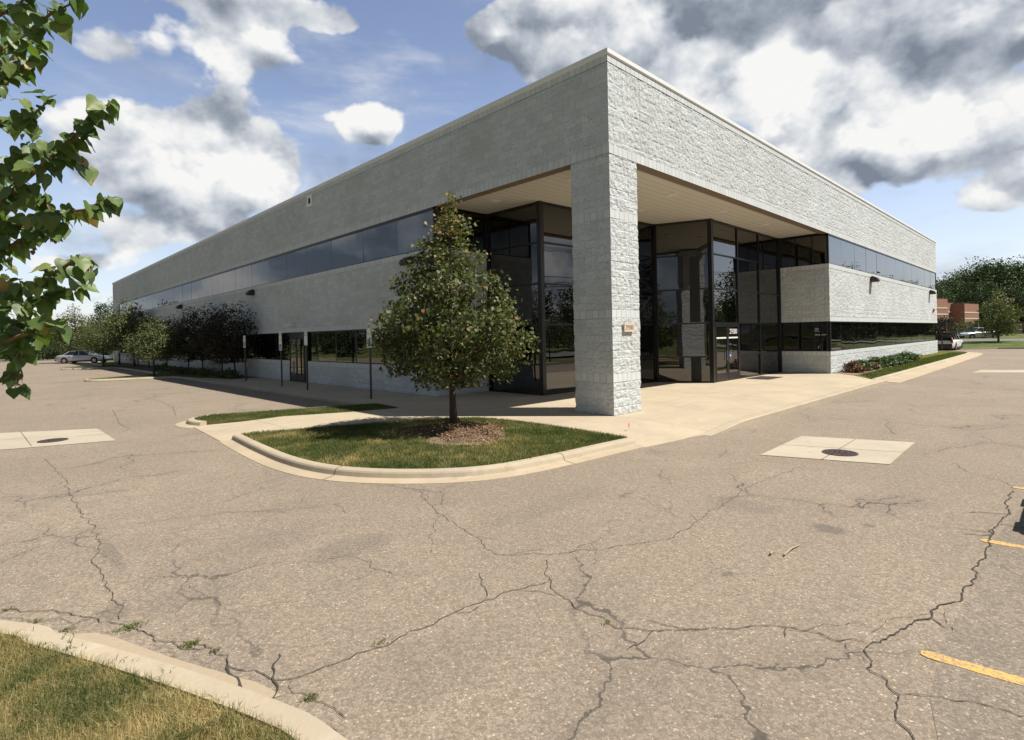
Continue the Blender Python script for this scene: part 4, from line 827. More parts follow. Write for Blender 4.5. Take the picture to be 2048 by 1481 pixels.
# low plants at the foot of the shaded wall
for i in range(16):
    y = 24.3+i*1.15+rnd.uniform(-.3, .3); h = rnd.uniform(.3, .5) if i else .5
    bush((-1.15-rnd.uniform(0, .35), y, 0), rnd.uniform(.4, .6), h, M['leaf'], 120+i, 'low leafy bed plant under the purple trees at the foot of the shaded wall', 420, .10, 'bed_plant', 'bed plants at the foot of the shaded wall')
# ------------------------------------------------------------------ grass
def blades(name, poly, dens, h, w, seed, z, mat, label, tf, maxn=90000, lean=.5, skip=None):
    rng = np.random.default_rng(seed); xs = [p[0] for p in poly]; ys = [p[1] for p in poly]; A = (max(xs)-min(xs))*(max(ys)-min(ys)); n = min(maxn*3, int(A*dens))
    X = rng.uniform(min(xs), max(xs), n); Y = rng.uniform(min(ys), max(ys), n); ins = np.zeros(n, bool); j = len(poly)-1
    for i in range(len(poly)):
        xi, yi = poly[i]; xj, yj = poly[j]; c = ((yi > Y) != (yj > Y)) & (X < (xj-xi)*(Y-yi)/((yj-yi) if yj != yi else 1e-9)+xi); ins ^= c; j = i
    if skip is not None: ins &= ~skip(X, Y, rng)
    X, Y = X[ins][:maxn], Y[ins][:maxn]; n = len(X); a = rng.uniform(0, 6.283, n); L = h*rng.uniform(.5, 1.35, n); ln = rng.uniform(0, 1, n)**1.3*lean*1.7; b = rng.uniform(0, 6.283, n)
    V = np.empty((n, 3, 3)); dx, dy = np.cos(a)*w/2, np.sin(a)*w/2; V[:, 0] = np.stack([X+dx, Y+dy, np.full(n, z)], 1); V[:, 1] = np.stack([X-dx, Y-dy, np.full(n, z)], 1)
    V[:, 2] = np.stack([X+np.cos(b)*L*ln, Y+np.sin(b)*L*ln, z+L/np.sqrt(1+ln**2)], 1); t = tf(X, Y, rng)
    me = mesh_np(name, V.reshape(-1, 3), 3, [(0, 1, 2)], n, np.clip(t, 0, 1)); o = link(name, me, mat); tag(o, label, 'grass', kind='stuff'); return o
def nz2(X, Y, s, seed=0): return np.array([mn.noise(Vector((x*s, y*s, seed))) for x, y in zip(X, Y)])
def mulch_skip(X, Y, rng):
    d = np.hypot((X+3.78)/.98, (Y-1.45)/1.08); e = np.hypot((X+4.2)/.8, (Y-.55)/.8); return (d < 1.0*rng.uniform(.85, 1.05, len(X))) | ((e < 1) & (rng.uniform(size=len(X)) < .75))
blades('grass', ISL, 3800, .050, .010, 31, -.012, M['blade'], 'short mown grass covering the front island under the linden', lambda X, Y, r: .50+.55*nz2(X, Y, .9)+.35*nz2(X, Y, 3.5, 9)+r.normal(size=len(X))*.14+.22*np.exp(-((X+4.7)**2+(Y+.3)**2)/1.2), 80000, skip=mulch_skip)
blades('grass', S2, 2500, .045, .012, 32, -.01, M['blade'], 'grass on the narrow strip beside the ramp path', lambda X, Y, r: .36+.5*nz2(X, Y, 1.3, 4)+r.normal(size=len(X))*.14, 26000)
blades('grass', [p for p in rc if p[0] < 46]+[(44.5, -.02), (32, -.1), (31, -.9), (20, -1.15), (16.7, -1.2)], 520, .06, .022, 33, -.012, M['blade'], 'green grass strip along the sunlit wall', lambda X, Y, r: .38+.25*nz2(X, Y, .8, 2)+r.normal(size=len(X))*.10+.5*((Y > -.75) & (X > 29)), 42000)
NEARP = [p for p in pin if -13 < p[0] and p[1] > -7.0]+[(-12.2, -6.3), (-12.6, -3.0)]
blades('grass', NEARP, 26000, .062, .0045, 34, -.07, M['blade'], 'dry yellowing grass inside the near curb at the bottom left', lambda X, Y, r: .74+.55*nz2(X, Y, 1.9, 7)+.3*nz2(X, Y, 6, 1)+r.normal(size=len(X))*.17, 110000, lean=.9)
# tufts along the near curb and weeds in the cracks
def tuft(loc, n, h, w, seed, label, mat=None, spread=.05, tint=.3, grp='weeds growing in the asphalt cracks', name='weed'):
    rng = np.random.default_rng(seed); a = rng.uniform(0, 6.283, n); X = loc[0]+rng.normal(size=n)*spread; Y = loc[1]+rng.normal(size=n)*spread*.6; L = h*rng.uniform(.5, 1.2, n); b = rng.uniform(0, 6.283, n); ln = rng.uniform(.2, 1.5, n)
    V = np.empty((n, 4, 3)); dx, dy = np.cos(a)*w/2, np.sin(a)*w/2; z = loc[2]; m1 = np.stack([X+np.cos(b)*L*ln*.4, Y+np.sin(b)*L*ln*.4, z+L*.6/np.sqrt(1+ln**2)], 1)
    V[:, 0] = np.stack([X, Y, np.full(n, z)], 1); V[:, 1] = m1+np.stack([dx, dy, dx*0], 1); V[:, 2] = np.stack([X+np.cos(b)*L*ln, Y+np.sin(b)*L*ln, z+L*.8/np.sqrt(1+ln**2)], 1); V[:, 3] = m1-np.stack([dx, dy, dx*0], 1)
    me = mesh_np(name, V.reshape(-1, 3), 4, [(0, 1, 2, 3)], n, np.clip(tint+rng.normal(size=n)*.12, 0, 1)); return tag(link(name, me, mat or M['blade']), label, 'weed', grp)
for i, (x, y, n, s, lb) in enumerate([(262, 1256, 130, .055, 'large yellow green weed patch in the crack near the left curb'), (382, 1291, 110, .045, 'spreading weed in the crack by the sandy curb edge'), (130, 1264, 50, .035, 'small grassy weed on the sandy curb edge at left'), (622, 1398, 70, .03, 'upright green weed beside the wide crack at the bottom'),
        (765, 1286, 30, .04, 'faint weed in the long diagonal crack'), (1215, 1247, 26, .025, 'tiny weed in the middle of the long crack'), (15, 1222, 30, .03, 'weed sprig at the left photo edge'), (70, 1246, 24, .03, 'weed sprig between the left edge and the grassy weed'), (432, 1303, 26, .022, 'tiny weed right of the spreading weed')]):
    p = G(x, y, ROAD); tuft(p, n, .030, .0085, 200+i, lb, spread=s*.85, tint=.45)
for i, (x, y, n) in enumerate([(85, 1292, 60), (130, 1300, 70), (200, 1330, 30), (300, 1352, 46), (230, 1325, 20), (430, 1400, 24), (410, 1450, 90), (450, 1440, 60), (20, 1270, 30), (480, 1465, 60), (370, 1470, 50)]):
    p = G(x, y, -.05); tuft((p[0]-.05, p[1]-.03, -.07), n, .062, .006, 230+i, 'bluish green tuft of taller grass along the near curb', spread=.07, tint=.18, grp='taller grass tufts along the near curb', name='grass_tuft')
for i in range(40):
    x = -6.9+rnd.uniform(0, 4.3); y = 4.75-(x+7.08)*.38 if rnd.random() < .6 else -1.6
    if y < 0: x = rnd.uniform(-5.2, -2.4); y = -1.55
    tuft((x, y, -.012), 14, .075, .012, 260+i, 'ragged grass tuft on the island edge', spread=.07, tint=.3, grp='ragged grass tufts on the island edge', name='grass_tuft')
# twigs and litter
def stick(p, q, r, label, z=ROAD+.02):
    a, b = Vector(G(*p, z)), Vector(G(*q, z)); c = a.lerp(b, .5)+Vector((.01, .012, .006)); return tag(MB().tube([a, c, b], [r, r*.9, r*.5], 6).build('stick', M['stickm']), label, 'stick')
stick((1568, 1110), (1601, 1089), .009, 'pale bent stick lying on the asphalt at right'); stick((1541, 1108), (1551, 1104), .010, 'short dark stick left of the pale one')
# sand film beside the near curb
sp = [G(x/2.9257, 1180+y/2.9257, ROAD)[:2] for x, y in ((200, 215), (420, 262), (560, 255), (700, 290), (860, 350), (1000, 400), (1200, 460), (1500, 545), (1650, 620), (1600, 640), (1200, 525), (900, 430), (600, 335), (330, 265))]
def mk_sand():
    m, q, b = newmat('sand_film'); P = pos(q); c = q.mix(q.noise(P, 30, 4), (.30, .24, .17), (.38, .31, .22)); q.inp(b.inputs['Base Color'], c); b.inputs['Roughness'].default_value = .95; return m
sheet('sand_film', sp, ROAD+.0055, mk_sand())
# mulch chips on the mound
rng = np.random.default_rng(5); n = 5200; th = rng.uniform(0, 6.283, n); rr_ = np.sqrt(rng.uniform(0, 1, n)); wb_ = 1+.28*np.sin(3*th+1)*rr_+.15*np.sin(7*th)*rr_+rng.normal(size=n)*.06; X = -3.85+rr_*np.cos(th)*1.02*wb_; Y = 1.25+rr_*np.sin(th)*1.15*wb_
Zc = -.0+.10*np.clip(1-((X+3.78)/1.0)**2-((Y-1.45)/1.1)**2, 0, 1)+.008
V, k, fc = leaf_arrays(np.stack([X, Y, Zc], 1), rng.normal(size=(n, 3))*.35+np.array([0, 0, 1.]), rng.uniform(.02, .055, n), rng, 'kite')
chipm = leafm('wood_chip', [(0, (.075, .045, .028)), (.5, (.19, .118, .074)), (1, (.37, .25, .165))], .0, .9, .1)
tag(link('mulch_chips', mesh_np('mulch_chips', V, k, fc, n, rng.uniform(0, 1, n)), chipm), 'brown wood chips heaped round the linden trunk', 'mulch', kind='stuff')
fl = tag(empty('marker_flag', G(1258, 858, 0)), 'tiny pink marker flag on the sidewalk before the column', 'flag')
MB().tube([(0, 0, 0), (0, 0, .10)], .003, 5).build('wire_stem', M['twig'], fl); MB().box(-.03, .03, -.002, .002, .04, .12).build('flag_cloth', M['pink'], fl)
tag(MB().box(12.3, 13.9, 1.0, 1.95, 0, .015).build('door_mat', simple('mat_rubber', (.02, .018, .016), .9, var=.3, scale=30)), 'black rubber mat on the concrete before the glass doors', 'mat')
# ------------------------------------------------------------------ parking signs
def sign(loc, label, style, h=2.3, rz=0.):
    r = tag(empty('parking_sign', loc, rz), label, 'sign', 'accessible parking signs along the shaded sidewalk')
    MB().box(-.025, .025, -.03, .03, 0, h-.05).build('post', M['steel'], r)
    # panels face -x
    if style != 'green':
        p = MB().box(-.036, -.028, -.155, .155, h-.62, h-.02 if style == 'tall' else h-.17).build('sign_panel', M['signw'], r, bevel=.002)
        zc = h-.46 if style != 'tall' else h-.44
        MB().box(-.040, -.0365, -.10, .10, zc-.12, zc+.12).build('blue_field', M['blue'], p)
        s = MB(); s.tube([(-.044, -.005, zc+.075), (-.044, 0, zc), (-.044, -.05, zc-.01), (-.044, -.07, zc-.07)], .011, 6); s.cyl((-.044, 0, zc+.09), (1, 0, 0), .018, .004, 10)
        ring = [(-.044, .01+.045*math.cos(t), zc-.035+.045*math.sin(t)) for t in [math.pi*(.4+1.3*i/9) for i in range(10)]]; s.tube(ring, .009, 5); s.build('wheelchair_symbol', M['signw'], p)
        if style == 'tall':
            text('sign_text', 'RESERVED', .052, M['green'], p, (-.0385, 0, h-.10), (0, -1, 0), depth=.001); text('sign_text', 'PARKING', .058, M['green'], p, (-.0385, 0, h-.18), (0, -1, 0), depth=.001)
    if style in ('green', 'both'):
        z0, z1 = (h-.60, h-.02) if style == 'green' else (h-.16, h+.22)
        p = MB().box(-.036, -.028, -.155, .155, z0, z1).build('sign_panel', M['signw'], r, bevel=.002)
        b = MB(); t = .012
        for (ya, yb, za, zb) in ((-.14, .14, z0+.012, z0+.012+t), (-.14, .14, z1-.012-t, z1-.012), (-.14, -.14+t, z0+.024, z1-.024), (.14-t, .14, z0+.024, z1-.024)): b.box(-.0385, -.0365, ya, yb, za, zb)
        b.build('green_border', M['green'], p)
        for i, s in enumerate(('RESERVED', 'PARKING')): text('sign_text', s, .058, M['green'], p, (-.0385, 0, z1-.09-.085*i), (0, -1, 0), depth=.001)
    return r
sign((-1.5, 21.3, 0), 'white and blue accessible parking sign on a dark post, nearest the purple trees', 'tall', 2.32); sign((-1.62, 16.4, 0), 'accessible parking sign just left of the dark side door, second from the trees', 'both', 2.20)
sign((-1.66, 13.7, 0), 'all green lettered parking sign in front of the side door', 'green', 2.40); sign((-1.72, 8.6, 0), 'tallest looking accessible parking sign, beside the big linden', 'both', 2.34)
# hose pipe / spigot in the bed
sp_ = tag(empty('garden_spigot', (-.9, 22.9, 0)), 'small bent dark standpipe in the bed at the foot of the shaded wall', 'pipe'); MB().tube([(0, 0, 0), (0, 0, .55), (0, -.12, .62), (0, -.3, .62)], .02, 6).build('pipe', M['lamp'], sp_)
# ------------------------------------------------------------------ cars
def car(name, label, loc, rz, paint, style='sedan', L=4.9, W=1.82, H=1.45, two_tone=False, group=None, scale=1.):
    r = tag(empty(name, loc, rz), label, 'car', group); r.scale = (scale,)*3
    # local: x forward, y left; side-profile stations (x, beltTop)
    hl = L/2
    if style == 'sedan': top = [(-hl, .62), (-hl+.05, .88), (-hl+.35, .97), (-hl+1.05, .99), (-.9, .97), (.75, .94), (hl-1.25, .90), (hl-.45, .80), (hl-.08, .68), (hl, .52)]; gh = [(-hl+.85, .97), (-hl+1.45, H-.03), (-.15, H), (.40, H-.04), (hl-1.35, .93)]
    else: top = [(-hl, .60), (-hl+.02, .95), (-hl+.1, 1.02), (-.9, 1.0), (.75, .98), (hl-1.2, .98), (hl-.4, .90), (hl-.06, .78), (hl, .55)]; gh = [(-hl+.06, 1.0), (-hl+.35, H-.05), (-.3, H), (.55, H-.05), (hl-1.25, .98)]
    xs = np.linspace(-hl, hl, 41); tz = np.interp(xs, [p[0] for p in top], [p[1] for p in top]); v = []; K = 11
    for x, t in zip(xs, tz):
        e = abs(x)/hl; w = W/2*(1-.16*max(0, (e-.72)/.28)**2); zb = .20+.10*max(0, (e-.86)/.14)
        pr_ = [(0, zb), (w*.86, zb), (w*.965, zb+.08), (w*.985, .42), (w, .58), (w*.985, min(t-.06, .80)), (w*.94, t-.035), (w*.86, t), (w*.5, t+.02), (w*.2, t+.028), (0, t+.03)]
        v += [(x, a, b) for a, b in pr_]
    n = len(xs); f = []
    for i in range(n-1):
        for j in range(K-1): f.append((i*K+j, i*K+j+1, (i+1)*K+j+1, (i+1)*K+j))
    nv = len(v); v += [(x, -y, z) for x, y, z in v]; f += [tuple(reversed([nv+i for i in q])) for q in f[:]]
    f.append(tuple(range(K))[::-1]+tuple(nv+j for j in range(K))[1:-1]); f.append(tuple((n-1)*K+j for j in range(K))+tuple(nv+(n-1)*K+j for j in range(K))[::-1][1:-1])
    body = MB().add(v, f).build('body', paint, r, smooth=True)
    # greenhouse
    def gring(p, inset): x, z = p; w = W/2*.90-(z-.95)*inset; return [(x, w, z), (x, -w, z)]
    pts = [(gh[0][0], gh[0][1]-.06)]+gh[1:-1]+[(gh[-1][0], gh[-1][1]-.06)]; v = []; 
    for p in pts: v += gring(p, .30)
    k = len(pts); f = [tuple(2*i for i in range(k))[::-1], tuple(2*i+1 for i in range(k))]+[(2*i, 2*i+1, 2*i+3, 2*i+2) for i in range(k-1)]
    MB().add(v, f).build('windows', M['carglass'], r)
    rf = MB(); w = W/2*.90-(H-.95)*.30
    rv = []
    for x, z in ((gh[1][0]-.05, gh[1][1]-.0), (gh[1][0]+.25, H-.005), (gh[2][0], H+.012), (gh[3][0]+.02, H-.025)): rv += [(x, w+.01, z-.03), (x, w*.9, z+.012), (x, 0, z+.03), (x, -w*.9, z+.012), (x, -w-.01, z-.03)]
    rf.add(rv, [(i*5+j, (i+1)*5+j, (i+1)*5+j+1, i*5+j+1) for i in range(3) for j in range(4)])
    for s in (1, -1):
        o0, o1 = [Vector(q) for q in (gring(gh[0], .3)[0 if s > 0 else 1], gring(gh[1], .3)[0 if s > 0 else 1])]
        for a, b, ww in ((gh[0], gh[1], .16), (gh[4], gh[3], .07), ((-.1, .95), (-.12, H-.02), .06), ((-1.05, .95), (-1.0, H-.02), .07 if style != 'sedan' else .0)):
            if not ww: continue
            A = Vector(gring(a, .3)[0 if s > 0 else 1])+Vector((0, s*.008, 0)); B = Vector(gring(b, .3)[0 if s > 0 else 1])+Vector((0, s*.008, 0)); rf.add([A-Vector((ww/2, 0, 0)), A+Vector((ww/2, 0, 0)), B+Vector((ww/2, 0, 0)), B-Vector((ww/2, 0, 0))], [(0, 1, 2, 3)])
    rf.build('roof', paint, r)
    for sx in (1, -1):
        for s in (1, -1):
            cx = sx*(L*.292)-(.05 if sx < 0 else -.05); cy = s*(W/2-.10)
            MB().cyl((cx, s*(W/2-.055), .36), (0, 1, 0), .375, .14, 28).build('wheel_arch', M['trim'], r)
            t = MB().cyl((cx, cy+s*.005, .325), (0, 1, 0), .325, .22, 28).build('wheel', M['tyre'], r, bevel=.0)
            MB().cyl((cx, s*(W/2+.018), .325), (0, 1, 0), .20, .012, 20).build('rim', M['rim'], t)
    lo = MB(); lo.box(-L*.29+.4, L*.29-.4, -W/2-.004, W/2+.004, .19, .30); lo.build('sill', M['trim'], r)
    for s in (1, -1):
        MB().obox((hl-.13, s*(W/2-.36), .66), (.10, 0, 0), (0, .20, 0), (0, 0, .07)).build('headlight', M['lampc'], r, bevel=.02)
        MB().obox((-hl+.07, s*(W/2-(.30 if style == 'sedan' else .16)), .78 if style == 'sedan' else .86), (.09, 0, 0), (0, .19 if style == 'sedan' else .085, 0), (0, 0, .08 if style == 'sedan' else .13)).build('taillight', M['red'], r, bevel=.02)
        mr = MB().obox((hl-1.5, s*(W/2+.07), .99), (.06, 0, 0), (0, .09, 0), (0, 0, .06)).build('mirror', paint, r, bevel=.02)
        for hx in (.15, -.85): MB().obox((hx-.15, s*(W/2+.005), .80), (.09, 0, 0), (0, .012, 0), (0, 0, .014)).build('door_handle', M['trim'] if style != 'sedan' else M['rim'], r)
        st = MB()
        for xx in (hl-1.38, -.12, -1.12): st.obox((xx, s*(W/2+.0005), .64), (.006, 0, 0), (0, .003, 0), (0, 0, .28))
        st.build('door_seams', M['trim'], r)
    MB().obox((-hl-.01, 0, .70), (.012, 0, 0), (0, .16, 0), (0, 0, .075)).build('number_plate', M['plate'], r)
    MB().obox((-hl+.03, 0, .40 if style == 'sedan' else .42), (.07, 0, 0), (0, W/2*.86, 0), (0, 0, .09 if style == 'sedan' else .2)).build('rear_bumper', M['trim'], r, bevel=.02)
    MB().obox((hl-.03, 0, .40), (.06, 0, 0), (0, W/2*.86, 0), (0, 0, .09)).build('front_bumper', M['trim'], r, bevel=.02)
    return r
def heading(px0, px1, d0, d1):
    a = Vector(dep(px0, d0)); b = Vector(dep(px1, d1)); return math.atan2(b.y-a.y, b.x-a.x)
car('parked_car', 'silver sedan parked at the far end of the left lot behind the grass fingers', dep(168, 64, ROAD), heading(122, 214, 64, 64.6), M['silver'], 'sedan', 5.25, 1.86, 1.42)
car('parked_car', 'silver car on the side road half hidden by the pointed linden at right', dep(1955, 72, .45), heading(1990, 1915, 72, 72), M['silver'], 'sedan', 4.9, 1.85, 1.48)
a_ = dep(1893, 53, ROAD); car('parked_suv', 'white sport utility car seen from behind past the end of the building', a_, math.radians(-3), M['wpaint'], 'suv', 4.5, 1.9, 1.72)
car('parked_car', 'dark car parked in a bay beyond the right photo edge, showing by its shadow', (-2.45, -10.12, ROAD), math.radians(90), M['black'], 'suv', 4.7, 1.85, 1.68)
car('parked_car', 'dark red car parked behind the photographer, seen mirrored in the corner glass', (3.0, -10.6, ROAD), math.radians(-95), M['dred'], 'sedan', 4.7, 1.8, 1.42)
car('parked_suv', 'white car in the lot behind the photographer, seen mirrored in the entrance doors', (29.5, -11.0, ROAD), math.radians(-88), M['wpaint'], 'suv', 4.6, 1.85, 1.7)
car('parked_suv', 'black car in the lot behind the photographer, seen mirrored in the entrance doors', (26.0, -11.0, ROAD), math.radians(-88), M['black'], 'suv', 4.6, 1.85, 1.7)
# ------------------------------------------------------------------ far buildings
bb = tag(empty('brick_building', (0, 0, 0)), 'low red brick office with two pale stone bands beyond the side road', 'building')
P0 = Vector(dep(1850, 92)); P1 = Vector(dep(1896, 97)); P2 = Vector(dep(1909.5, 98.5)); P3 = Vector(dep(1924, 96.5)); P4 = Vector(dep(1958.5, 101))
def seg(a, b, z0, z1, th, mat, name, par, off=0.): 
    d = (b-a); L = d.length; d.normalize(); n = Vector((d.y, -d.x, 0)); c = (a+b)/2+n*(off-th/2); return MB().obox((c.x, c.y, (z0+z1)/2), d*L/2, n*th/2, (0, 0, (z1-z0)/2)).build(name, mat, par)
band = simple('stone_band', (.62, .52, .42), .8); zt = [6.9, 6.35, 6.35, 6.35]
P0b = Vector(dep(1896, 96.2)); 
segs = [(P0, P0b, 7.1), (P1, P2, 6.45), (P2+Vector((1.5, 1.5, 0)), P3, 6.4), (P3, P4, 6.3)]
for i, (a, b, z) in enumerate(segs):
    seg(a, b, .3, z, 6 if i != 2 else .5, M['brick'], 'wall', bb); 
    seg(a, b, z-1.75, z-1.52, .1, band, 'stone_band', bb, .04); seg(a, b, z-2.85, z-2.62, .1, band, 'stone_band', bb, .04)
    seg(a, b, z, z+.08, .4, M['lamp'], 'roof_edge', bb, .03)
    L = (b-a).length; d = (b-a).normalized()
    if i != 2:
        m_ = max(1, int(L/2.4))
        for j in range(m_):
            c0 = a+d*(L*(j+.2)/m_); c1 = a+d*(L*(j+.75)/m_); hb = 3.0 if i else 3.2; seg(c0, c1, .9, hb, .06, M['carglass'], 'window', bb, .03)
seg(P2+Vector((0, 0, 0)), P3, .3, 6.4, .3, M['brick'], 'wall', bb)
tb = tag(empty('tan_building', (0, 0, 0)), 'plain tan block building beyond the end of the shaded wall', 'building')
a = Vector(dep(187, 105)); b = Vector(dep(262, 118)); seg(a, b, -.2, 5.1, 8, M['tan'], 'wall', tb); seg(a, b, 5.1, 5.3, .5, M['lamp'], 'roof_edge', tb, .05); seg(a, b, .0, .9, .1, M['soil'], 'base_course', tb, .03)
wb = tag(empty('white_building', (0, 0, 0)), 'sliver of a low white roofed building between the far left trees', 'building')
a = Vector(dep(80, 150)); b = Vector(dep(192, 150)); seg(a, b, -.2, 5.9, 8, M['white'], 'wall', wb); seg(a, b, 5.9, 6.1, .4, M['lamp'], 'roof_edge', wb, .05); seg(a, b, 2, 3.4, .1, M['carglass'], 'window', wb, .03)
fc_ = tag(empty('wooden_fence', (0, 0, 0)), 'dark wooden board fence at the right edge below the wood', 'fence')
a = Vector(dep(2026, 98)); b = Vector(dep(2090, 99)); seg(a, b, .5, 2.5, .05, M['pole'], 'board_panel', fc_)
for t in (0, .33, .66, 1): p = a.lerp(b, t); MB().box(p.x-.06, p.x+.06, p.y-.06, p.y+.06, .4, 2.65).build('post', M['pole'], fc_)
# ------------------------------------------------------------------ foreground linden branch at left
nt_ = tag(empty('linden_tree', (-12.15, -4.15, -.07)), 'close linden whose leafy branches hang into the left edge of the photo', 'tree')
base = Vector((-12.15, -4.15, 0))
tk = MB(); tk.tube([(0, 0, -.05), (.02, .02, 1.5), (-.03, .05, 3.2), (0, 0, 5.2)], [.10, .085, .06, .02], 10)
LV = []   # (pos, dir) leaf stems
def W(px, py, d): return T(px, py, d)-Vector((-12.15, -4.15, -.07))
twigs = [  # photo points with depth, root first
 [(-500, 420, 2.1), (-150, 470, 2.0), (0, 405, 1.9), (85, 330, 1.85), (150, 275, 1.85), (185, 222, 1.85), (212, 212, 1.86)],
 [(-500, 300, 2.1), (-120, 130, 2.0), (0, 100, 1.9), (60, 62, 1.85), (105, 25, 1.85), (150, 5, 1.85)],
 [(-500, 500, 2.2), (-120, 470, 2.0), (20, 455, 1.95), (100, 430, 1.9), (170, 420, 1.9), (215, 398, 1.9)],
 [(-500, 600, 2.2), (-100, 585, 2.0), (0, 575, 1.95), (70, 568, 1.9), (120, 540, 1.85), (160, 512, 1.85), (180, 540, 1.85)],
 [(-450, 700, 2.2), (-120, 700, 2.0), (-30, 692, 1.9), (20, 680, 1.85), (60, 665, 1.85), (82, 650, 1.85), (100, 655, 1.85)],
 [(-400, 200, 2.1), (-60, 240, 2.0), (20, 245, 1.95), (60, 235, 1.9), (95, 205, 1.9)],
 [(-400, 400, 2.2), (-60, 370, 2.0), (20, 330, 1.95), (80, 290, 1.9), (120, 305, 1.9), (155, 330, 1.9)],
 [(-400, 560, 2.2), (-60, 530, 2.0), (10, 500, 1.95), (50, 475, 1.9), (95, 470, 1.9)],
 [(-400, 640, 2.2), (-60, 640, 2.0), (0, 640, 1.95), (40, 660, 1.9), (40, 720, 1.9), (35, 770, 1.9)],
 [(-400, 100, 2.2), (-60, 40, 2.1), (0, 30, 2.0), (40, 10, 2.0), (70, -40, 2.0)],
 [(-400, 260, 2.3), (-60, 170, 2.2), (0, 160, 2.1), (50, 130, 2.05), (80, 90, 2.05)],
 [(-400, 460, 2.3), (-60, 420, 2.2), (0, 400, 2.1), (40, 380, 2.05), (85, 395, 2.05), (110, 440, 2.05)],
 [(-400, 560, 2.3), (-60, 600, 2.2), (0, 610, 2.1), (50, 620, 2.05), (95, 600, 2.0), (125, 580, 2.0), (155, 575, 2.0)]]
rl = random.Random(12)
for ti, tw in enumerate(twigs):
    P = [W(*p) for p in tw]; n = len(P); tk.tube([Vector((0, 0, 1.2+.25*ti % 3.2)).lerp(P[0], 0.0) if False else P[0].lerp(Vector((0, 0, max(.9, min(4.6, P[0].z-.3)))), 1.0)]+P, [.022]+[.012-.0095*i/(n-1) for i in range(n)], 6, False)
    sm = []
    for i in range(1, n-1):
        L = (P[i+1]-P[i]).length; k = max(1, int(L/.017))
        for j in range(k): sm.append((P[i].lerp(P[i+1], j/k), (P[i+1]-P[i]).normalized()))
    for i, (p, d) in enumerate(sm):
        LV.append((p, d, (-1)**i))
        if rl.random() < .62: LV.append((p, d, rl.choice((-1, 1))*.5))
    LV.append((P[-1], (P[-1]-P[-2]).normalized(), 0)); LV.append((P[-1], (P[-1]-P[-2]).normalized(), 1)); LV.append((P[-1], (P[-1]-P[-2]).normalized(), -1))
# dense fill along the frame edge
for i in range(340):
    y = rl.uniform(-80, 690); x = rl.uniform(-170, (62+22*math.sin(y/37.)) if y < 430 else 28)
    LV.append((W(x, y, rl.uniform(1.9, 2.5)), Vector((rl.uniform(-1, 1), rl.uniform(-1, 1), rl.uniform(-.6, .4))).normalized(), rl.choice((-1, 1))))
half = [(0, .0), (-.07, .10), (-.10, .24), (-.03, .38), (.10, .47), (.26, .48), (.42, .41), (.56, .31), (.70, .20), (.84, .10), (1.0, .0)]
lv = []; lf = []; lt = []; li_ = []
def addleaf(p, d, side, s):
    right = Vector(_r); up = Vector((0, 0, 1)); fw = Vector(_f)
    pd = (d*.3+right*rl.uniform(-.2, .5)+up*rl.uniform(-.2, .5)+Vector((rl.uniform(-.5, .5), rl.uniform(-.5, .5), rl.uniform(-.3, .3)))+side*d.cross(up)*.4).normalized()
    pet = s*rl.uniform(.35, .6); q = p+pd*pet; ax = (pd*.5+Vector((rl.uniform(-.45, .45), rl.uniform(-.45, .45), -1.0+rl.uniform(-.3, .55)))).normalized()
    nn = (Vector((rl.uniform(-.7, .7), rl.uniform(-.7, .7), rl.uniform(-.3, .6)))+Vector((.33, -.42, .8))*.75-fw*.35); nn = (nn-ax*nn.dot(ax)).normalized(); sd = ax.cross(nn)
    tk.tube([p, p.lerp(q, .5)+up*.004, q], [.0018, .0014, .0012], 4, False)
    cup = rl.uniform(.06, .24); bend = rl.uniform(-.10, .34); b = len(lv); t = min(1, max(0, rl.gauss(.42, .2))); 
    if rl.random() < .025: t = rl.uniform(.9, 1)
    wv_ = rl.uniform(0, 6.28); inner = [0, 3, 5, 7, 10]
    # spine and two side outlines with a mid line for curvature
    m_ = len(half)
    for k, (a, w) in enumerate(half):
        for fr_ in (-1, -.5, 0, .5, 1):
            hgt = cup*abs(w*fr_)-bend*a*a+.03*math.sin(a*14+wv_+fr_*3)*abs(fr_); aa = a if fr_ else (a if 0 < k < m_-1 else (a if k else .0)); 
            if abs(fr_) == .5 and a < 0: aa = a*.3
            if fr_ == 0 and a < 0: aa = .0+.0*k
            aa += .007*(1 if k % 2 else -1)*(abs(fr_) == 1 and 0 < k < m_-1)
            lv.append(q+ax*(aa*s)+sd*(w*fr_*s)+nn*(hgt*s))
            lt.append(t+(.10 if fr_ == 0 else 0)+.05*math.sin(a*40))
    for k in range(m_-1):
        for j in range(4): lf.append((b+k*5+j, b+(k+1)*5+j, b+(k+1)*5+j+1, b+k*5+j+1))
for (p, d, sd_) in LV: addleaf(p, d, sd_, rl.choice((rl.uniform(.028, .045), rl.uniform(.042, .066), rl.uniform(.045, .070))))
tk.build('trunk', M['twig'], nt_, smooth=True)
me = bpy.data.meshes.new('crown'); me.from_pydata(lv, [], lf); at = me.attributes.new('tint', 'FLOAT', 'POINT'); at.data.foreach_set('value', np.clip(lt, 0, 1).astype(np.float32)); link('crown', me, M['leaf_near'], nt_, True)
# seed clusters
for i in range(9):
    sd = MB(); tw = rl.choice(twigs[:8]); p = tw[rl.randrange(2, len(tw))]; q = W(p[0]+rl.uniform(-15, 15), p[1]+rl.uniform(5, 30), p[2])
    for j in range(4): c = q+Vector((rl.uniform(-.007, .007), rl.uniform(-.007, .007), rl.uniform(-.007, .007))); sd.tube([c-Vector((0, 0, .005)), c, c+Vector((0, 0, .005))], [.003, .0055, .002], 6)
    sd.build('seed_cluster', M['twig'], nt_)
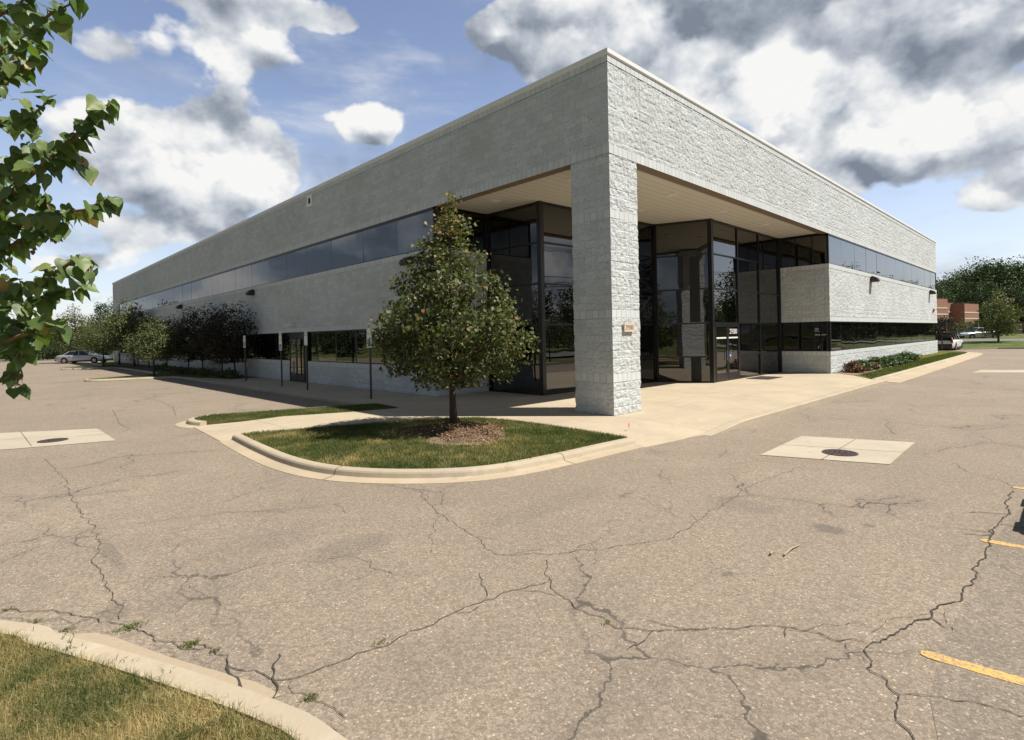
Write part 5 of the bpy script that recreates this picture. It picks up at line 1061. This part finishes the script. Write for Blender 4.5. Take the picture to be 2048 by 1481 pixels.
# upper crown of the same tree, out of the photo (kept behind the frame edge)
crown('upper_crown', [(3.0, .3), (3.5, .6), (4.1, .75), (4.8, .6), (5.6, .2)], 1800, .10, 77, 70, .2, M['leaf'], nt_, 'heart')
# ------------------------------------------------------------------ world, sun, camera
S = Vector((.404, -.506, 1.)).normalized()
w = bpy.data.worlds.new('World'); sc.world = w; w.use_nodes = True; q = N(w.node_tree); bg = w.node_tree.nodes['Background']
sky = q.n('ShaderNodeTexSky', sky_type='NISHITA'); sky.sun_disc = False; sky.sun_elevation = math.asin(S.z); sky.sun_rotation = math.atan2(S.x, S.y); sky.air_density = 1.0; sky.dust_density = .9; sky.ozone_density = 2.2; sky.altitude = 200
D = q.n('ShaderNodeTexCoord').outputs['Generated']
fx = q.vm('DOT_PRODUCT', D, tuple(_f)); rx_ = q.vm('DOT_PRODUCT', D, tuple(_r)); s_ = q.n('ShaderNodeSeparateXYZ'); q.nt.links.new(D, s_.inputs[0]); zc_ = s_.outputs[2]
az = q.m('ARCTAN2', rx_, fx); el = q.m('ARCSINE', zc_)
nv_ = q.vm('MULTIPLY', D, (1, 1, 1.25))
nA = q.noise(nv_, 4.2, 7, .56); nB = q.noise(q.vm('ADD', nv_, (3.1, 1.7, .4)), 11, 6, .6); nW = q.noise(q.vm('ADD', nv_, (1.3, 7.7, 2.4)), 2.1, 5, .55)
pf_ = lambda off: q.m('SUBTRACT', .42, (lambda v: (setattr(v.node.inputs['Smoothness'], 'default_value', .35), v)[1])(q.voro(q.vm('ADD', q.vm('ADD', nv_, off), q.vm('MULTIPLY', q.vm('SUBTRACT', q.noise(nv_, 7, 4, .6, out='Color'), (.5, .5, .5)), (.16, .16, .16))), 9.5, 'SMOOTH_F1')))
puff = pf_((0, 0, 0)); puffU = pf_((.012*S.x, .012*S.y, .03))
nUp = q.noise(q.vm('ADD', nv_, (.018*S.x, .018*S.y, .045)), 4.2, 7, .56)
puff2 = q.m('SUBTRACT', .42, q.voro(q.vm('ADD', nv_, q.vm('MULTIPLY', q.vm('SUBTRACT', q.noise(nv_, 16, 3, .6, out='Color'), (.5, .5, .5)), (.08, .08, .08))), 23, 'F1'))
dist = q.m('MULTIPLY', q.m('SUBTRACT', nA, .5), 1.0)
def azel(x, y): u = (x-1024)/F; d = _f+R3*u-U3*(y-673.3)/F; d = d/np.linalg.norm(d); return math.atan2(d@_r, d@_f), math.asin(d[2])
BL = [(250, 275, 115, 80, 1.15), (440, 270, 130, 100, 1.2), (360, 370, 230, 62, 1.1), (560, 330, 60, 60, .7), (180, 85, 120, 60, .75), (470, 85, 150, 80, .85), (740, 245, 95, 55, 1.1), (270, 470, 110, 52, 1.1), (425, 458, 60, 36, 1.0), (140, 525, 110, 34, .9), (90, 600, 170, 40, .6), (680, 48, 60, 26, .55),
      (1020, 60, 120, 60, .75), (1090, 150, 110, 60, .6), (1290, 140, 110, 70, .75), (965, 190, 40, 36, .6), (1450, 20, 460, 110, 1.35), (1900, 50, 360, 130, 1.35), (1180, 60, 260, 100, .8), (1560, 150, 260, 70, .8), (1760, 260, 250, 110, 1.2), (1500, 190, 170, 90, .85), (1640, 330, 240, 60, 1.0), (1995, 390, 90, 48, 1.1), (1960, 510, 120, 26, .55), (350, -40, 400, 50, 1.1), (2000, 250, 120, 90, .9)]
den = None; vr = None
for (x, y, rx2, ry2, k) in BL:
    a0, e0 = azel(x, y); a1, _ = azel(x+rx2, y); _, e1 = azel(x, y-ry2); ra = abs(a1-a0); re = abs(e1-e0)
    da = q.m('DIVIDE', q.m('SUBTRACT', az, a0), ra); de = q.m('DIVIDE', q.m('SUBTRACT', el, e0), re)
    r2 = q.m('ADD', q.m('MULTIPLY', da, da), q.m('MULTIPLY', de, de)); g = q.m('MULTIPLY', q.m('EXPONENT', q.m('MULTIPLY', r2, -1.15)), k)
    gv = q.m('MULTIPLY', g, de); den = g if den is None else q.m('ADD', den, g); vr = gv if vr is None else q.m('ADD', vr, gv)
vrel = q.m('DIVIDE', vr, q.m('ADD', den, .05))
den = q.m('MINIMUM', den, 1.15)
back = q.m('MULTIPLY', q.sstep(nW, .42, .62), q.sstep(q.m('ABSOLUTE', az), .95, 1.3)); den = q.m('ADD', den, q.m('MULTIPLY', back, 1.0))
# clouds toward the top of the sky thicken
field = q.m('ADD', den, q.m('ADD', q.m('MULTIPLY', q.m('SUBTRACT', nA, .5), 1.15), q.m('ADD', q.m('ADD', q.m('MULTIPLY', puff, .62), q.m('MULTIPLY', puff2, .24)), q.m('MULTIPLY', q.m('SUBTRACT', nB, .5), .40))))
alpha = q.sstep(field, .40, .62)
thin = q.m('MULTIPLY', q.sstep(q.noise(q.vm('MULTIPLY', D, (1, 1, 4)), 2.6, 6, .6), .42, .72), .62)
alpha = q.m('MAXIMUM', alpha, thin)
lit = q.m('ADD', q.m('MULTIPLY', q.m('SUBTRACT', nA, nUp), 2.6), q.m('ADD', q.m('ADD', .73, q.m('MULTIPLY', q.m('SUBTRACT', puff, puffU), 1.7)), q.m('MULTIPLY', vrel, .27)))
lit = q.m('ADD', lit, q.m('MULTIPLY', q.m('SUBTRACT', nB, .5), .5))
# heavy grey decks
DK = [(1480, 0, 420, 85, .38), (1980, 40, 260, 90, .24), (1700, 360, 280, 45, .22), (260, 340, 80, 40, .16), (440, 400, 170, 40, .16), (330, -30, 380, 40, .38), (1790, 110, 200, 40, .14), (580, 130, 50, 70, .12), (1250, 60, 200, 60, .16)]
dk = None
for (x, y, rx2, ry2, k) in DK:
    a0, e0 = azel(x, y); a1, _ = azel(x+rx2, y); _, e1 = azel(x, y-ry2); ra = abs(a1-a0); re = abs(e1-e0)
    da = q.m('DIVIDE', q.m('SUBTRACT', az, a0), ra); de = q.m('DIVIDE', q.m('SUBTRACT', el, e0), re); g = q.m('MULTIPLY', q.m('EXPONENT', q.m('MULTIPLY', q.m('ADD', q.m('MULTIPLY', da, da), q.m('MULTIPLY', de, de)), -.8)), k); dk = g if dk is None else q.m('ADD', dk, g)
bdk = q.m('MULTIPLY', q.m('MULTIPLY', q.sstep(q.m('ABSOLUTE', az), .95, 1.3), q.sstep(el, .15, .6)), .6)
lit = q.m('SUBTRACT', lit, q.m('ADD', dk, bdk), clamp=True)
cc = q.ramp(lit, [(0, (1.25, 1.38, 1.62)), (.35, (2.3, 2.5, 2.85)), (.68, (4.9, 5.0, 5.2)), (1, (7.8, 7.7, 7.5))])
# colour ramps clamp at 1, so keep them below and scale
cr_ = q.ramp(lit, [(0, (.215, .25, .31)), (.22, (.33, .37, .44)), (.45, (.50, .54, .60)), (.68, (.70, .73, .77)), (.95, (.95, .945, .93))]); 
CLOUD = q.vm('SCALE', cr_, None); CLOUD.node.inputs['Scale'].default_value = 6.6
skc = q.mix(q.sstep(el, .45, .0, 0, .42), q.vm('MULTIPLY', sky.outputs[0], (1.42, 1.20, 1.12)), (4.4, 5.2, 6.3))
fin = q.mix(alpha, skc, CLOUD)
heavy = q.m('MAXIMUM', q.sstep(el, .50, .85), q.m('MAXIMUM', q.sstep(q.m('MULTIPLY', az, -1), .84, 1.05), q.sstep(az, 1.6, 2.0)))  # unseen cloud overhead and behind, darkened to cut ambient light; glass mirrors it
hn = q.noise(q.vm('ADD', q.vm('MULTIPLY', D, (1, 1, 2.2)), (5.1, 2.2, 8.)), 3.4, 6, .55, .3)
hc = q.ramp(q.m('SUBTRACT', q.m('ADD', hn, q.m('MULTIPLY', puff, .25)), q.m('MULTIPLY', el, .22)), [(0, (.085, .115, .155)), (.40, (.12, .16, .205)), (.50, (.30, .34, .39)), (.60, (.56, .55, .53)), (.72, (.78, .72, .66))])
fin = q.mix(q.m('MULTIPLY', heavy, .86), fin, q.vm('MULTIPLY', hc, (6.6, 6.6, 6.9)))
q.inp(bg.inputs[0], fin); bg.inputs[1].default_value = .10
sl = bpy.data.lights.new('Sun', 'SUN'); sl.energy = 5.0; sl.angle = math.radians(.53); sl.color = (1., .94, .84); so = bpy.data.objects.new('Sun', sl); COL.objects.link(so); so.rotation_euler = S.to_track_quat('Z', 'Y').to_euler()
cd = bpy.data.cameras.new('Camera'); cam = bpy.data.objects.new('Camera', cd); COL.objects.link(cam); sc.camera = cam
Mx = Matrix(((R3[0], U3[0], -_f[0], CAM[0]), (R3[1], U3[1], -_f[1], CAM[1]), (R3[2], U3[2], -_f[2], CAM[2]), (0, 0, 0, 1))); cam.matrix_world = Mx
cd.sensor_width = 36; cd.lens = F/2048*36; cd.shift_y = SY/2048; cd.clip_end = 4000; cd.clip_start = .05
sc.view_settings.view_transform = 'Standard'; sc.view_settings.look = 'None'; sc.view_settings.exposure = .58; sc.view_settings.gamma = 1
for k in ('_used',):
    for o in bpy.data.objects:
        if k in o: del o[k]
